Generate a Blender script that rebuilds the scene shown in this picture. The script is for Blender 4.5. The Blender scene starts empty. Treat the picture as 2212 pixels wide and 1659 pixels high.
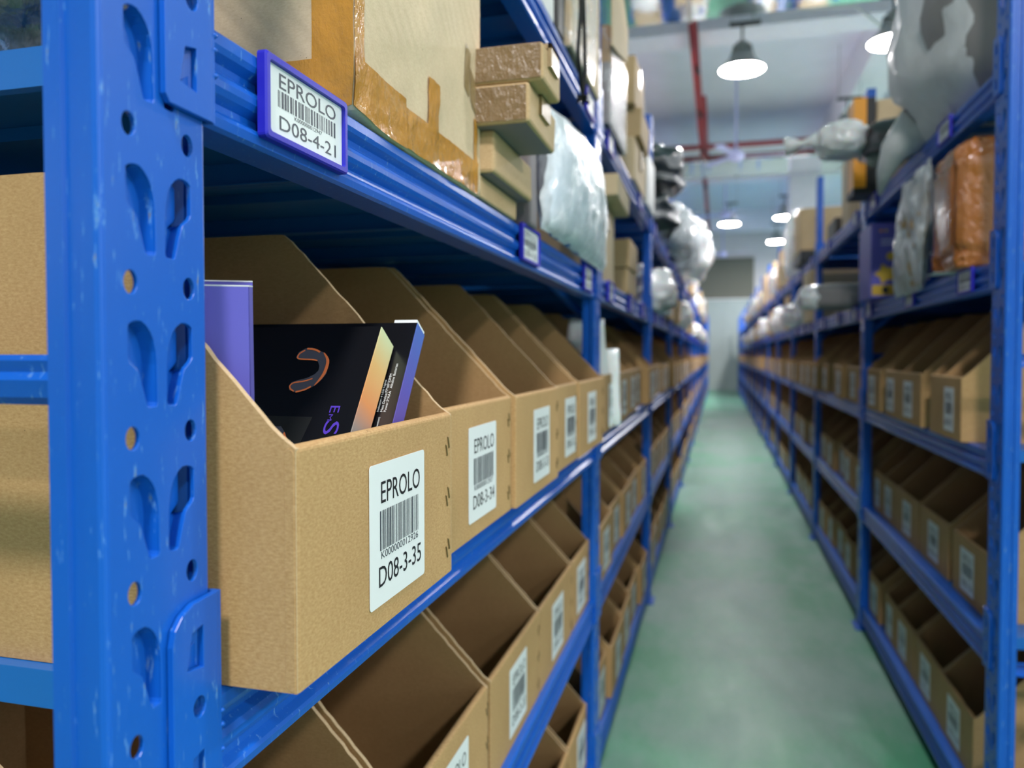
import bpy, bmesh, math, random
from mathutils import Vector, Matrix, noise
from mathutils.geometry import tessellate_polygon

sc = bpy.context.scene
COL = sc.collection
CAMZ = 1.04                      # camera height over the floor

# ------------------------------------------------------------------ camera
cd = bpy.data.cameras.new('camera'); cam = bpy.data.objects.new('camera', cd); COL.objects.link(cam)
cam.location = (0, 0, CAMZ)
cam.rotation_euler = (math.radians(90 - 1.64), 0, math.radians(15.024))
cd.sensor_width = 36.0; cd.lens = 36.0 * 1661.0 / 2212.0
cd.shift_y = -0.0081
cd.clip_start = 0.02; cd.clip_end = 80
cd.dof.use_dof = True; cd.dof.focus_distance = 0.56; cd.dof.aperture_fstop = 5.3
sc.camera = cam
# ------------------------------------------------------------------ world, exposure
w = bpy.data.worlds.new('world'); sc.world = w; w.use_nodes = True
w.node_tree.nodes['Background'].inputs[0].default_value = (0.80, 0.88, 1.0, 1)
w.node_tree.nodes['Background'].inputs[1].default_value = 3.0
sc.view_settings.view_transform = 'Standard'; sc.view_settings.look = 'None'
sc.view_settings.gamma = 1.0; sc.view_settings.use_curve_mapping = False
sc.view_settings.exposure = 0.0
LAMP = 285.0                    # emission of the pendant lamp lenses

# ------------------------------------------------------------------ materials
def new_mat(name):
    m = bpy.data.materials.new(name); m.use_nodes = True
    nt = m.node_tree; b = nt.nodes['Principled BSDF']
    return m, nt, b
def N(nt, t, **kw):
    n = nt.nodes.new(t)
    for k, v in kw.items():
        if k in n.inputs.keys(): n.inputs[k].default_value = v
        else: setattr(n, k, v)
    return n
def coords(nt, scale=(1, 1, 1)):
    tc = N(nt, 'ShaderNodeTexCoord'); mp = N(nt, 'ShaderNodeMapping'); mp.inputs['Scale'].default_value = scale
    nt.links.new(tc.outputs['Object'], mp.inputs['Vector']); return mp.outputs[0]
def ramp(nt, fac, stops):
    r = N(nt, 'ShaderNodeValToRGB'); e = r.color_ramp.elements
    e[0].position = stops[0][0]; e[0].color = (*stops[0][1], 1)
    e[1].position = stops[-1][0]; e[1].color = (*stops[-1][1], 1)
    for p, c in stops[1:-1]:
        q = e.new(p); q.color = (*c, 1)
    nt.links.new(fac, r.inputs[0]); return r.outputs[0]
def mix(nt, fac, a, b):
    m = N(nt, 'ShaderNodeMixRGB')
    for i, v in ((0, fac), (1, a), (2, b)):
        if hasattr(v, 'node'): nt.links.new(v, m.inputs[i])
        elif i == 0: m.inputs[0].default_value = v
        else: m.inputs[i].default_value = (*v, 1)
    return m.outputs[0]
def bump(nt, b, h, strength=0.3, dist=0.001):
    n = N(nt, 'ShaderNodeBump'); n.inputs['Strength'].default_value = strength; n.inputs['Distance'].default_value = dist
    nt.links.new(h, n.inputs['Height']); nt.links.new(n.outputs[0], b.inputs['Normal'])
def noise_tex(nt, vec, scale, detail=4, rough=0.55):
    n = N(nt, 'ShaderNodeTexNoise', Scale=scale, Detail=detail, Roughness=rough); nt.links.new(vec, n.inputs['Vector']); return n.outputs['Fac']

def mat_paint(name, col, rough=0.34, wear=True):
    m, nt, b = new_mat(name); v = coords(nt)
    base = mix(nt, noise_tex(nt, v, 6, 3), tuple(c * 0.88 for c in col), tuple(min(1, c * 1.12) for c in col))
    if wear:
        vs = coords(nt, (170, 170, 24)); s = noise_tex(nt, vs, 1.6, 7, .72)
        s1 = ramp(nt, s, [(0.605, (0, 0, 0)), (0.64, (.8, .8, .8))])
        base = mix(nt, s1, base, (0.12, 0.33, 0.72))
        s2 = ramp(nt, s, [(0.665, (0, 0, 0)), (0.68, (1, 1, 1))])
        base = mix(nt, s2, base, (0.20, 0.17, 0.14))
    nt.links.new(base, b.inputs['Base Color'])
    b.inputs['Roughness'].default_value = rough; b.inputs['Specular IOR Level'].default_value = 0.42
    b.inputs['Coat Weight'].default_value = 0.16; b.inputs['Coat Roughness'].default_value = 0.18
    bump(nt, b, noise_tex(nt, v, 260, 2), 0.12, 0.0006)
    return m
def mat_kraft(name, c1, c2, scale=1.0, dirt=False):
    m, nt, b = new_mat(name); v = coords(nt)
    f = noise_tex(nt, coords(nt, (1, 1, 2.4)), 260 * scale, 7, .78)
    g = noise_tex(nt, v, 9, 3)
    base = mix(nt, ramp(nt, f, [(0.36, (0, 0, 0)), (0.64, (1, 1, 1))]), c1, c2)
    base = mix(nt, ramp(nt, g, [(0.4, (0, 0, 0)), (0.75, (.35, .35, .35))]), base, tuple(c * .8 for c in c1))
    sp = ramp(nt, noise_tex(nt, v, 240, 2, .5), [(0.765, (0, 0, 0)), (0.79, (1, 1, 1))])
    base = mix(nt, sp, base, tuple(c * .35 for c in c1))
    nt.links.new(base, b.inputs['Base Color']); b.inputs['Roughness'].default_value = 0.72
    b.inputs['Specular IOR Level'].default_value = 0.3
    if dirt:
        wv = N(nt, 'ShaderNodeTexWave', Scale=26.0, Distortion=3.0, Detail=2.0); wv.bands_direction = 'DIAGONAL'
        nt.links.new(v, wv.inputs['Vector']); bump(nt, b, wv.outputs['Fac'], .25, .0012)
    else:
        bump(nt, b, f, .12, .0006)
    return m
def mat_plain(name, col, rough=0.5, metal=0.0, spec=0.5, nscale=None, nstr=.15, ndist=.002, var=.08):
    m, nt, b = new_mat(name); v = coords(nt)
    g = noise_tex(nt, v, nscale or 12, 3)
    nt.links.new(mix(nt, g, tuple(c * (1 - var) for c in col), tuple(min(1, c * (1 + var)) for c in col)), b.inputs['Base Color'])
    b.inputs['Roughness'].default_value = rough; b.inputs['Metallic'].default_value = metal; b.inputs['Specular IOR Level'].default_value = spec
    if nscale: bump(nt, b, g, nstr, ndist)
    return m
def mat_film(name, col, alpha=0.5, rough=0.18, wr=1.0, scale=16, coat=.6, sss=0.0):
    m, nt, b = new_mat(name); v = coords(nt, (1, 1, .55))
    a = noise_tex(nt, v, scale, 6, .6)
    rd = N(nt, 'ShaderNodeMath', operation='SUBTRACT'); nt.links.new(a, rd.inputs[0]); rd.inputs[1].default_value = 0.5
    ab = N(nt, 'ShaderNodeMath', operation='ABSOLUTE'); nt.links.new(rd.outputs[0], ab.inputs[0])
    b.inputs['Base Color'].default_value = (*col, 1); b.inputs['Roughness'].default_value = rough
    b.inputs['Specular IOR Level'].default_value = 0.8
    b.inputs['Coat Weight'].default_value = coat; b.inputs['Coat Roughness'].default_value = 0.08
    if sss: b.inputs['Subsurface Weight'].default_value = sss; b.inputs['Subsurface Scale'].default_value = .03
    bump(nt, b, ab.outputs[0], .9 * wr, .02)
    if alpha < 1:
        cr = ramp(nt, ab.outputs[0], [(0.0, (min(1, alpha + .45),) * 3), (0.022, (min(1, alpha + .12),) * 3), (.12, (alpha,) * 3)])
        lw = N(nt, 'ShaderNodeLayerWeight', Blend=.25)
        ad = N(nt, 'ShaderNodeMath', operation='ADD', use_clamp=True); nt.links.new(cr, ad.inputs[0]); nt.links.new(lw.outputs['Facing'], ad.inputs[1])
        mu = N(nt, 'ShaderNodeMath', operation='MULTIPLY'); nt.links.new(lw.outputs['Facing'], mu.inputs[0]); mu.inputs[1].default_value = .35; nt.links.new(mu.outputs[0], ad.inputs[1])
        nt.links.new(ad.outputs[0], b.inputs['Alpha'])
    return m

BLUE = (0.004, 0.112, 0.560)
M = {}
M['blue'] = mat_paint('blue_rack_paint', BLUE)
M['deck'] = mat_paint('blue_deck_paint', (0.010, 0.150, 0.520), .42, False)
M['navy'] = mat_paint('navy_light_block_paint', (0.010, 0.050, 0.260), .45, False)
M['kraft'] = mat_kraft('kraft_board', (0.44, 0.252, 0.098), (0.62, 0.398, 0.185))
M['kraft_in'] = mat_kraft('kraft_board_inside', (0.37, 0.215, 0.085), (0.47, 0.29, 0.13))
M['kraft_edge'] = mat_kraft('kraft_cut_edge', (0.52, 0.365, 0.20), (0.66, 0.48, 0.29), .6)
M['carton'] = mat_kraft('pale_carton_board', (0.62, 0.46, 0.27), (0.74, 0.575, 0.37))
M['carton_big'] = mat_kraft('creased_carton_board', (0.66, 0.50, 0.32), (0.78, 0.62, 0.42), 1.0, True)
M['carton2'] = mat_kraft('mid_carton_board', (0.50, 0.34, 0.17), (0.62, 0.44, 0.25))
M['paper'] = mat_plain('white_label_paper', (0.84, 0.87, 0.87), .45, var=.02)
M['ink'] = mat_plain('black_ink', (0.015, 0.015, 0.018), .4)
M['greyink'] = mat_plain('grey_ink', (0.07, 0.08, 0.10), .4)
M['tagblue'] = mat_plain('violet_blue_plastic', (0.022, 0.020, 0.50), .38, nscale=900, nstr=.08)
M['tape'] = mat_film('brown_packing_tape', (0.60, 0.27, 0.035), .90, .16, .30, 34)
M['tape_pale'] = mat_film('clear_packing_tape', (0.34, 0.23, 0.10), .8, .42, .3, 60, .1)
M['shade_brown'] = mat_film('painted_shade_brown', (0.22, 0.13, 0.055), .95, .3, .5, 40, .3)  # brown standing in for shade on the flat boxes' near ends
M['steel'] = mat_plain('staple_steel', (0.23, 0.17, 0.08), .35, .8)
M['black'] = mat_plain('black_print_board', (0.006, 0.006, 0.008), .22, spec=.6)
M['violet'] = mat_plain('violet_print_board', (0.135, 0.125, 0.56), .45, var=.1)
M['darkbag'] = mat_film('dark_cloth_in_film', (0.016, 0.024, 0.026), 1.0, .30, 1.0, 11, .5)
M['greybag'] = mat_film('grey_poly_bag', (0.27, 0.255, 0.245), 1.0, .6, .7, 9, .0)
M['film'] = mat_film('milky_film', (0.86, 0.92, 0.96), .45, .28, .7, 12, .25)
M['milky'] = mat_film('milky_thick_film', (0.66, 0.68, 0.68), .84, .45, .6, 10, .08)
M['clear'] = mat_film('clear_film', (0.85, 0.88, 0.90), .05, .22, 1.0, 20, .2)
M['whitebag'] = mat_film('white_poly_bag', (0.95, 0.96, 0.97), 1.0, .3, .5, 9, .4, .35)
M['palecloth'] = mat_plain('pale_blue_cloth', (0.55, 0.68, 0.82), .7, nscale=20, nstr=.6, ndist=.01)
M['orangewrap'] = mat_film('orange_tape_wrap', (0.44, 0.135, 0.012), 1.0, .2, 1.0, 22)
M['greybox'] = mat_plain('grey_board', (0.20, 0.175, 0.185), .6)
M['yellow'] = mat_plain('yellow_print', (0.75, 0.48, 0.06), .4)
M['orange'] = mat_plain('orange_print', (0.90, 0.36, 0.02), .4)
M['cord'] = mat_plain('black_cord', (0.006, 0.006, 0.006), .8)
M['red'] = mat_plain('red_pipe_paint', (0.30, 0.022, 0.030), .35)
M['fan'] = mat_plain('lilac_fan_paint', (0.55, 0.55, 0.85), .4)
M['lampbody'] = mat_plain('grey_lamp_metal', (0.38, 0.40, 0.39), .4, .5)
M['dark'] = mat_plain('dark_fitting', (0.02, 0.02, 0.02), .5)
M['ceil'] = mat_plain('ceiling_plaster', (0.84, 0.82, 0.92), .85, nscale=2.0, nstr=.05)
M['beam'] = mat_plain('ceiling_beam_plaster', (0.84, 0.80, 0.88), .85)
M['wall'] = mat_plain('wall_plaster', (0.72, 0.68, 0.70), .85)
M['partition'] = mat_plain('grey_green_partition', (0.40, 0.47, 0.45), .4)
M['olive'] = mat_plain('olive_wall_panel', (0.15, 0.15, 0.115), .6)
M['duct'] = mat_plain('mirror_duct_metal', (0.74, 0.78, 0.78), .06, 1.0, nscale=2.6, nstr=.10, ndist=.02)
M['duct_joint'] = mat_plain('duct_flange', (0.6, 0.62, 0.62), .3, 1.0)
M['conduit'] = mat_plain('white_conduit', (0.75, 0.75, 0.73), .5)
m, nt, b = new_mat('window_glass'); b.inputs['Base Color'].default_value = (.9, .95, .95, 1); b.inputs['Alpha'].default_value = .12; b.inputs['Roughness'].default_value = .05; M['glass'] = m  # glass of the added side wall windows
m, nt, b = new_mat('lamp_lens'); b.inputs['Base Color'].default_value = (1, 1, 1, 1)
b.inputs['Emission Color'].default_value = (1.0, 0.965, 0.965, 1); b.inputs['Emission Strength'].default_value = LAMP; M['lens'] = m
# gradients printed on the two gadget cartons (a real colour fade of the print)
def mat_fade(name, stops, axis='Z', rng=(-.2, 0)):
    m, nt, b = new_mat(name); tc = N(nt, 'ShaderNodeTexCoord'); sx = N(nt, 'ShaderNodeSeparateXYZ'); nt.links.new(tc.outputs['Object'], sx.inputs[0])
    mr = N(nt, 'ShaderNodeMapRange'); mr.inputs['From Min'].default_value = rng[0]; mr.inputs['From Max'].default_value = rng[1]
    nt.links.new(sx.outputs[axis], mr.inputs['Value']); nt.links.new(ramp(nt, mr.outputs[0], stops), b.inputs['Base Color']); b.inputs['Roughness'].default_value = .4; return m
M['fade_orange'] = mat_fade('printed_orange_fade', [(0, (.30, .30, .36)), (.42, (.42, .36, .33)), (.58, (.90, .36, .13)), (.8, (.86, .52, .20)), (1, (.74, .80, .48))], 'Z', (-.16, 0))
M['fade_violet'] = mat_fade('printed_violet_fade', [(0, (.17, .09, .42)), (.6, (.13, .11, .50)), (1, (.08, .17, .56))], 'Z', (-.16, 0))
# floor: worn green epoxy
m, nt, b = new_mat('green_epoxy_floor'); v = coords(nt)
f1 = noise_tex(nt, v, 1.1, 6, .6); f2 = noise_tex(nt, coords(nt, (1, .35, 1)), 5.0, 8, .65)
c = mix(nt, ramp(nt, f1, [(.43, (0, 0, 0)), (.56, (1, 1, 1))]), (0.050, 0.310, 0.155), (0.135, 0.305, 0.225))
c = mix(nt, ramp(nt, f2, [(.42, (0, 0, 0)), (.70, (.65, .65, .65))]), c, (0.30, 0.45, 0.40))
c = mix(nt, ramp(nt, noise_tex(nt, v, 7, 2, .4), [(.80, (0, 0, 0)), (.82, (1, 1, 1))]), c, (0.46, 0.46, 0.30))
nt.links.new(c, b.inputs['Base Color']); b.inputs['Specular IOR Level'].default_value = .42
r = ramp(nt, f2, [(.3, (.34, .34, .34)), (.8, (.56, .56, .56))]); nt.links.new(r, b.inputs['Roughness'])
bump(nt, b, noise_tex(nt, v, 30, 3), .08, .004); M['floor'] = m

# ------------------------------------------------------------------ mesh helpers
class MB:
    def __init__(s): s.v = []; s.f = []; s.m = []; s.sm = []
    def add(s, vs, fs, mi=0, smooth=False):
        o = len(s.v); s.v += [tuple(p) for p in vs]
        for f in fs: s.f.append([i + o for i in f]); s.m.append(mi); s.sm.append(smooth)
    def box(s, x0, x1, y0, y1, z0, z1, mi=0):
        s.add([(x, y, z) for x in (x0, x1) for y in (y0, y1) for z in (z0, z1)],
              [(0, 1, 3, 2), (4, 6, 7, 5), (0, 4, 5, 1), (2, 3, 7, 6), (0, 2, 6, 4), (1, 5, 7, 3)], mi)
    def bev(s, x0, x1, y0, y1, z0, z1, r=.002, seg=2, mi=0, jit=0, seed=0):
        bm = bmesh.new(); bmesh.ops.create_cube(bm, size=1)
        rn = random.Random(seed)
        for q in bm.verts:
            q.co = Vector((x0 if q.co.x < 0 else x1, y0 if q.co.y < 0 else y1, z0 if q.co.z < 0 else z1)) + Vector((rn.uniform(-1, 1), rn.uniform(-1, 1), rn.uniform(-1, 1) if q.co.z > 0 else 0)) * jit
        bmesh.ops.bevel(bm, geom=bm.edges[:], offset=r, segments=seg, affect='EDGES', profile=.5)
        s.frombm(bm, mi); bm.free()
    def frombm(s, bm, mi=0, smooth=False, mtx=None):
        bm.verts.index_update(); vs = [(mtx @ q.co) if mtx else q.co for q in bm.verts]
        s.add(vs, [[q.index for q in f.verts] for f in bm.faces], mi, smooth)
    def prism(s, poly, a, bb, fn, mi=0, smooth=False):
        """poly 2D closed loop, extruded from a to bb; fn(u,v,w)->xyz"""
        n = len(poly); vs = [fn(u, v, a) for u, v in poly] + [fn(u, v, bb) for u, v in poly]
        tris = tessellate_polygon([[Vector((u, v, 0)) for u, v in poly]])
        fs = [tuple(t) for t in tris] + [tuple(n + i for i in reversed(t)) for t in tris]
        s.add(vs, fs, mi); s.add(vs, [(i, (i + 1) % n, n + (i + 1) % n, n + i) for i in range(n)], mi, smooth)
    def ribbon(s, pts, t, a, bb, fn, mi=0):
        """open 2D polyline with thickness t, extruded"""
        L = []; R_ = []
        for i, p in enumerate(pts):
            p0 = pts[max(0, i - 1)]; p1 = pts[min(len(pts) - 1, i + 1)]
            d = Vector((p1[0] - p0[0], p1[1] - p0[1])); d.normalize(); nn = Vector((-d.y, d.x)) * t
            L.append(tuple(p)); R_.append((p[0] + nn.x, p[1] + nn.y))
        n = len(pts); vs = [fn(*q, w_) for w_ in (a, bb) for q in L + R_]
        fs = []
        for i in range(n - 1):
            fs += [(i, i + 1, 2 * n + i + 1, 2 * n + i), (n + i, 3 * n + i, 3 * n + i + 1, n + i + 1), (i, n + i, n + i + 1, i + 1), (2 * n + i, 2 * n + i + 1, 3 * n + i + 1, 3 * n + i)]
        fs += [(0, 2 * n, 3 * n, n), (n - 1, 2 * n - 1, 4 * n - 1, 3 * n - 1)]
        s.add(vs, fs, mi)
    def tube(s, pts, r, seg=10, mi=0, caps=True):
        pts = [Vector(p) for p in pts]; rr = r if isinstance(r, (list, tuple)) else [r] * len(pts)
        rings = []; prev = None
        for i, p in enumerate(pts):
            d = (pts[min(i + 1, len(pts) - 1)] - pts[max(i - 1, 0)]).normalized()
            a = Vector((0, 0, 1)) if abs(d.z) < .9 else Vector((1, 0, 0))
            if prev is not None: a = prev
            u = (a - d * a.dot(d)).normalized(); prev = u; v_ = d.cross(u)
            rings.append([p + (u * math.cos(t) + v_ * math.sin(t)) * rr[i] for t in [2 * math.pi * k / seg for k in range(seg)]])
        vs = [q for g in rings for q in g]; fs = []
        for i in range(len(pts) - 1):
            for k in range(seg): fs.append((i * seg + k, i * seg + (k + 1) % seg, (i + 1) * seg + (k + 1) % seg, (i + 1) * seg + k))
        s.add(vs, fs, mi, True)
        if caps: s.add(rings[0], [tuple(reversed(range(seg)))], mi); s.add(rings[-1], [tuple(range(seg))], mi)
    def lathe(s, prof, seg=32, mi=0, c=(0, 0, 0)):
        vs = [(c[0] + r_ * math.cos(2 * math.pi * k / seg), c[1] + r_ * math.sin(2 * math.pi * k / seg), c[2] + z) for r_, z in prof for k in range(seg)]
        s.add(vs, [(i * seg + k, i * seg + (k + 1) % seg, (i + 1) * seg + (k + 1) % seg, (i + 1) * seg + k) for i in range(len(prof) - 1) for k in range(seg)], mi, True)
    def mesh(s, name, mats):
        me = bpy.data.meshes.new(name); me.from_pydata(s.v, [], s.f)
        for q in mats: me.materials.append(M[q] if isinstance(q, str) else q)
        me.polygons.foreach_set('material_index', s.m); me.polygons.foreach_set('use_smooth', s.sm)
        bm = bmesh.new(); bm.from_mesh(me); bmesh.ops.remove_doubles(bm, verts=bm.verts, dist=1e-6); bmesh.ops.recalc_face_normals(bm, faces=bm.faces); bm.to_mesh(me); bm.free()
        me.update(); return me
    def build(s, name, mats, parent=None, loc=(0, 0, 0)): return put(s.mesh(name, mats), name, parent, loc)
def put(me, name, parent=None, loc=(0, 0, 0), rz=0):
    o = bpy.data.objects.new(name, me); COL.objects.link(o); o.location = loc; o.rotation_euler = (0, 0, rz)
    if parent: o.parent = parent
    return o
def empty(name, loc=(0, 0, 0), rz=0):
    o = bpy.data.objects.new(name, None); COL.objects.link(o); o.location = loc; o.rotation_euler = (0, 0, rz); o.empty_display_size = .05; return o
def tag(o, label, cat, group=None, kind=None):
    o['label'] = label; o['category'] = cat
    if group: o['group'] = group
    if kind: o['kind'] = kind
    return o
def struct(o): o['kind'] = 'structure'; return o
def copy_tree(o, parent=None):
    c = o.copy(); COL.objects.link(c)
    if parent: c.parent = parent
    for ch in list(o.children): copy_tree(ch, c)
    return c
def filled_plate(outline, holes, t, fn):
    """flat plate with holes -> (verts, faces) of front, back and rims, mapped by fn(u,v,w)"""
    loops = [[Vector((u, v, 0)) for u, v in outline]] + [[Vector((u, v, 0)) for u, v in h] for h in holes]
    flat = [p for l in loops for p in l]
    return loops, flat
def plate(mb, outline, holes, t, fn, mi=0):
    cu = bpy.data.curves.new('c', 'CURVE'); cu.dimensions = '2D'; cu.fill_mode = 'BOTH'
    S = 100.0
    for l in [outline] + holes:
        sp = cu.splines.new('POLY'); sp.points.add(len(l) - 1); sp.use_cyclic_u = True
        for i, (u, v) in enumerate(l): sp.points[i].co = (u * S, v * S, 0, 1)
    cu.extrude = t * S / 2; cu.bevel_depth = .00035 * S; cu.bevel_resolution = 1; cu.offset = -.00035 * S
    o = bpy.data.objects.new('c', cu); COL.objects.link(o)
    dg = bpy.context.evaluated_depsgraph_get(); me = bpy.data.meshes.new_from_object(o.evaluated_get(dg))
    mb.add([fn(q.co.x / S, q.co.y / S, q.co.z / S) for q in me.vertices], [tuple(p.vertices) for p in me.polygons], mi)
    bpy.data.objects.remove(o); bpy.data.curves.remove(cu); bpy.data.meshes.remove(me)
_txt = {}
def text2d(s):
    """verts (0..1 box) and faces of a text"""
    if s in _txt: return _txt[s]
    cu = bpy.data.curves.new('t', 'FONT'); cu.body = s; cu.size = 1; cu.resolution_u = 3
    o = bpy.data.objects.new('t', cu); COL.objects.link(o)
    dg = bpy.context.evaluated_depsgraph_get(); me = bpy.data.meshes.new_from_object(o.evaluated_get(dg))
    vs = [(q.co.x, q.co.y) for q in me.vertices]; fs = [tuple(p.vertices) for p in me.polygons]
    x0 = min(a for a, _ in vs); x1 = max(a for a, _ in vs); y0 = min(a for _, a in vs); y1 = max(a for _, a in vs)
    vs = [((a - x0) / (x1 - x0), (q - y0) / (y1 - y0)) for a, q in vs]
    bpy.data.objects.remove(o); bpy.data.curves.remove(cu); bpy.data.meshes.remove(me)
    _txt[s] = (vs, fs); return _txt[s]
def put_text(mb, s, u0, u1, v0, v1, fn, w, mi):
    vs, fs = text2d(s); mb.add([fn(u0 + a * (u1 - u0), v0 + q * (v1 - v0), w) for a, q in vs], fs, mi)
def barcode(mb, u0, u1, v0, v1, fn, w, mi, seed):
    rn = random.Random(seed); mod = (u1 - u0) / 90.0; u = 0
    while u < 90:
        b_ = rn.choice([1, 1, 1, 2, 3]); g_ = rn.choice([1, 1, 2, 2])
        if u + b_ > 90: b_ = 90 - u
        a = u0 + u * mod; c_ = a + b_ * mod * .9
        mb.add([fn(a, v0, w), fn(c_, v0, w), fn(c_, v1, w), fn(a, v1, w)], [(0, 1, 2, 3)], mi); u += b_ + g_
def rrect(w_, h_, r, n=4):
    out = []
    for cx, cy, a0 in ((w_ - r, h_ - r, 0), (r, h_ - r, 90), (r, r, 180), (w_ - r, r, 270)):
        for i in range(n + 1):
            a = math.radians(a0 + 90 * i / n); out.append((cx + r * math.cos(a), cy + r * math.sin(a)))
    return out

# ------------------------------------------------------------------ levels (tops of decks above the floor)
LV = [CAMZ - .948, CAMZ - .570, CAMZ - .193, CAMZ + .183, CAMZ + .559]
LVN = ['bottom shelf', 'second shelf', 'middle shelf', 'fourth shelf', 'top shelf']
ORD = ['first', 'second', 'third', 'fourth', 'fifth', 'sixth', 'seventh', 'eighth', 'ninth', 'tenth', 'eleventh', 'twelfth', 'thirteenth', 'fourteenth', 'fifteenth', 'sixteenth']
BAY = 1.46; PW = .0765; XL = -.273; XR = .525
YL0 = .291; YR0 = 1.655; DEPTH = .50
NL, NR = 15, 14
YEND = 22.7

# ------------------------------------------------------------------ room
def room():
    mb = MB(); mb.box(-9, 9, -8, YEND + .2, -.1, 0); struct(mb.build('floor', ['floor']))
    H = CAMZ + 3.9
    mb = MB(); mb.box(-9, 9, -8, YEND + .2, H, H + .15); struct(mb.build('ceiling', ['ceil']))
    mb = MB(); mb.box(-9, 9, -8.2, -8, 0, H); struct(mb.build('wall_front', ['wall']))
    W0, W1 = CAMZ + 1.1, CAMZ + 3.1; k = 1
    for nm, x0, x1 in (('wall_left', -9.2, -9), ('wall_right', 9, 9.2)):
        mb = MB(); mb.box(x0, x1, -8, YEND + .2, 0, W0); mb.box(x0, x1, -8, YEND + .2, W1, H)
        ys = [-8 + 5.15 * q for q in range(7)]
        for y in ys: mb.box(x0, x1, max(-8, y - .4), min(YEND + .2, y + .4), W0, W1)
        struct(mb.build(nm, ['wall']))
        for a, c in zip(ys[:-1], ys[1:]):        # unseen, added so sky light brightens the ceiling: glazed window bands
            a += .4; c = min(c - .4, YEND - .2); xm = (x0 + x1) / 2
            o = struct(empty('window_%d' % k, (xm, (a + c) / 2, W0))); k += 1; L_ = (c - a) / 2  # added unseen window, lets in sky light for the ceiling
            m2 = MB(); m2.box(-.03, .03, -L_, L_, 0, .05); m2.box(-.03, .03, -L_, L_, W1 - W0 - .05, W1 - W0)
            for y in (-L_ + .025, -L_ / 3, L_ / 3, L_ - .025): m2.box(-.03, .03, y - .025, y + .025, .05, W1 - W0 - .05)
            m2.build('window_frame', ['conduit'], o)  # frame of the added window
            m2 = MB(); m2.box(-.004, .004, -L_ + .05, L_ - .05, .05, W1 - W0 - .05); m2.build('window_glass', ['glass'], o)  # pane of the added window
    mb = MB(); mb.box(-9, 9, YEND + .12, YEND + .3, 0, H); struct(mb.build('wall_back', ['wall']))
    # partition and panel on the back wall
    mb = MB(); mb.box(-6, 6, YEND, YEND + .12, 0, CAMZ + 1.52)
    for x in (-4.4, -2.9, -1.4, .13, 1.6, 3.1, 4.6): mb.box(x - .01, x + .01, YEND - .012, YEND, 0.02, CAMZ + 1.5)
    struct(mb.build('trim_1', ['partition']))
    mb = MB(); mb.box(-6, 6, YEND - .04, YEND + .12, CAMZ + 1.52, CAMZ + 1.56); struct(mb.build('trim_2', ['conduit']))
    mb = MB(); mb.box(-6, .95, YEND + .04, YEND + .12, CAMZ + 1.56, CAMZ + 2.72); struct(mb.build('trim_3', ['olive']))
    # cross beams and long beams of the ceiling
    k = 4
    for y in (.6, 8.2, 15.2, 21.6):
        mb = MB(); mb.box(-9, 9, y, y + .42, CAMZ + 3.30, H); struct(mb.build('trim_%d' % k, ['beam'])); k += 1
    for x in (-6.2, -1.55, 1.65, 6.3):
        mb = MB(); mb.box(x, x + .42, -8, YEND + .1, CAMZ + 3.38, H); struct(mb.build('trim_%d' % k, ['beam'])); k += 1
    # white concrete column beyond the right rack
    mb = MB(); mb.bev(1.26, 1.80, 15.15, 15.65, 0, CAMZ + 3.32, .015); tag(mb.build('concrete_column', ['beam']), 'white painted concrete column rising beyond the right hand rack', 'column')
room()

def ducts():
    for i, (y0, y1, z, lab) in enumerate(((5.3, 7.25, 3.02, 'wide mirror bright duct crossing overhead above the near pendant lamps'), (12.6, 13.7, 3.02, 'distant bright metal duct crossing the aisle beyond the ceiling fan'))):
        r = tag(empty('air_duct', (0, y0, CAMZ + z)), lab, 'duct', 'ceiling ducts')
        mb = MB(); mb.bev(-6.5, 6.5, 0, y1 - y0, 0, .28, .01, 1); mb.build('duct_body', ['duct'], r)
        for x in (-4.6, -2.4, -.27, 1.9, 4.1):
            mb = MB(); mb.box(x - .02, x + .02, -.012, y1 - y0 + .012, -.012, .29); mb.build('duct_joint', ['duct_joint'], r)
        for x in (-3.1, .28, 3.3):
            mb = MB(); mb.tube([(x, y1 - y0 + .03, -.03), (x, y1 - y0 + .03, .86)], .012, 8); mb.build('hanger_rod', ['lampbody'], r)
ducts()

def pipes():
    z = CAMZ + 3.15
    mb = MB(); mb.tube([(-.26, 7.3, z), (-.26, 22.2, z)], .045, 12)
    r = tag(empty('sprinkler_pipe', (0, 0, 0)), 'long red sprinkler pipe running along the aisle ceiling', 'pipe'); mb.build('pipe_run', ['red'], r)
    for y in (8.6, 10.2, 12.0, 14.6, 17.5, 20.2):
        m2 = MB(); m2.tube([(-.26, y, z - .04), (-.26, y, z - .085), (-.22, y, z - .1)], [.02, .02, .012], 8); m2.lathe([(.0, -.135), (.034, -.13), (.034, -.122), (.01, -.1)], 12, 0, (-.24, y, z)); m2.build('sprinkler_head', ['dark'], r)
    m2 = MB(); m2.tube([(-.20, 10.0, z + .05), (-.20, 12.9, z + .02)], .032, 10); m2.build('branch_pipe', ['red'], r)
    mb = MB(); mb.tube([(-6, 12.25, z + .02), (6, 12.25, z + .02)], .04, 12)
    tag(mb.build('cross_pipe', ['red']), 'dark red pipe crossing the ceiling in front of the distant duct', 'pipe')
    mb = MB(); mb.tube([(.28, 7.62, CAMZ + 3.21), (1.2, 7.75, CAMZ + 3.2), (1.55, 8.0, CAMZ + 3.0), (1.8, 8.15, CAMZ + 3.05), (1.95, 8.15, CAMZ + 3.3)], .014, 8)
    tag(mb.build('lamp_conduit', ['conduit']), 'thin white conduit curving from the near lamp to the ceiling beam', 'conduit')
pipes()

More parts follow.
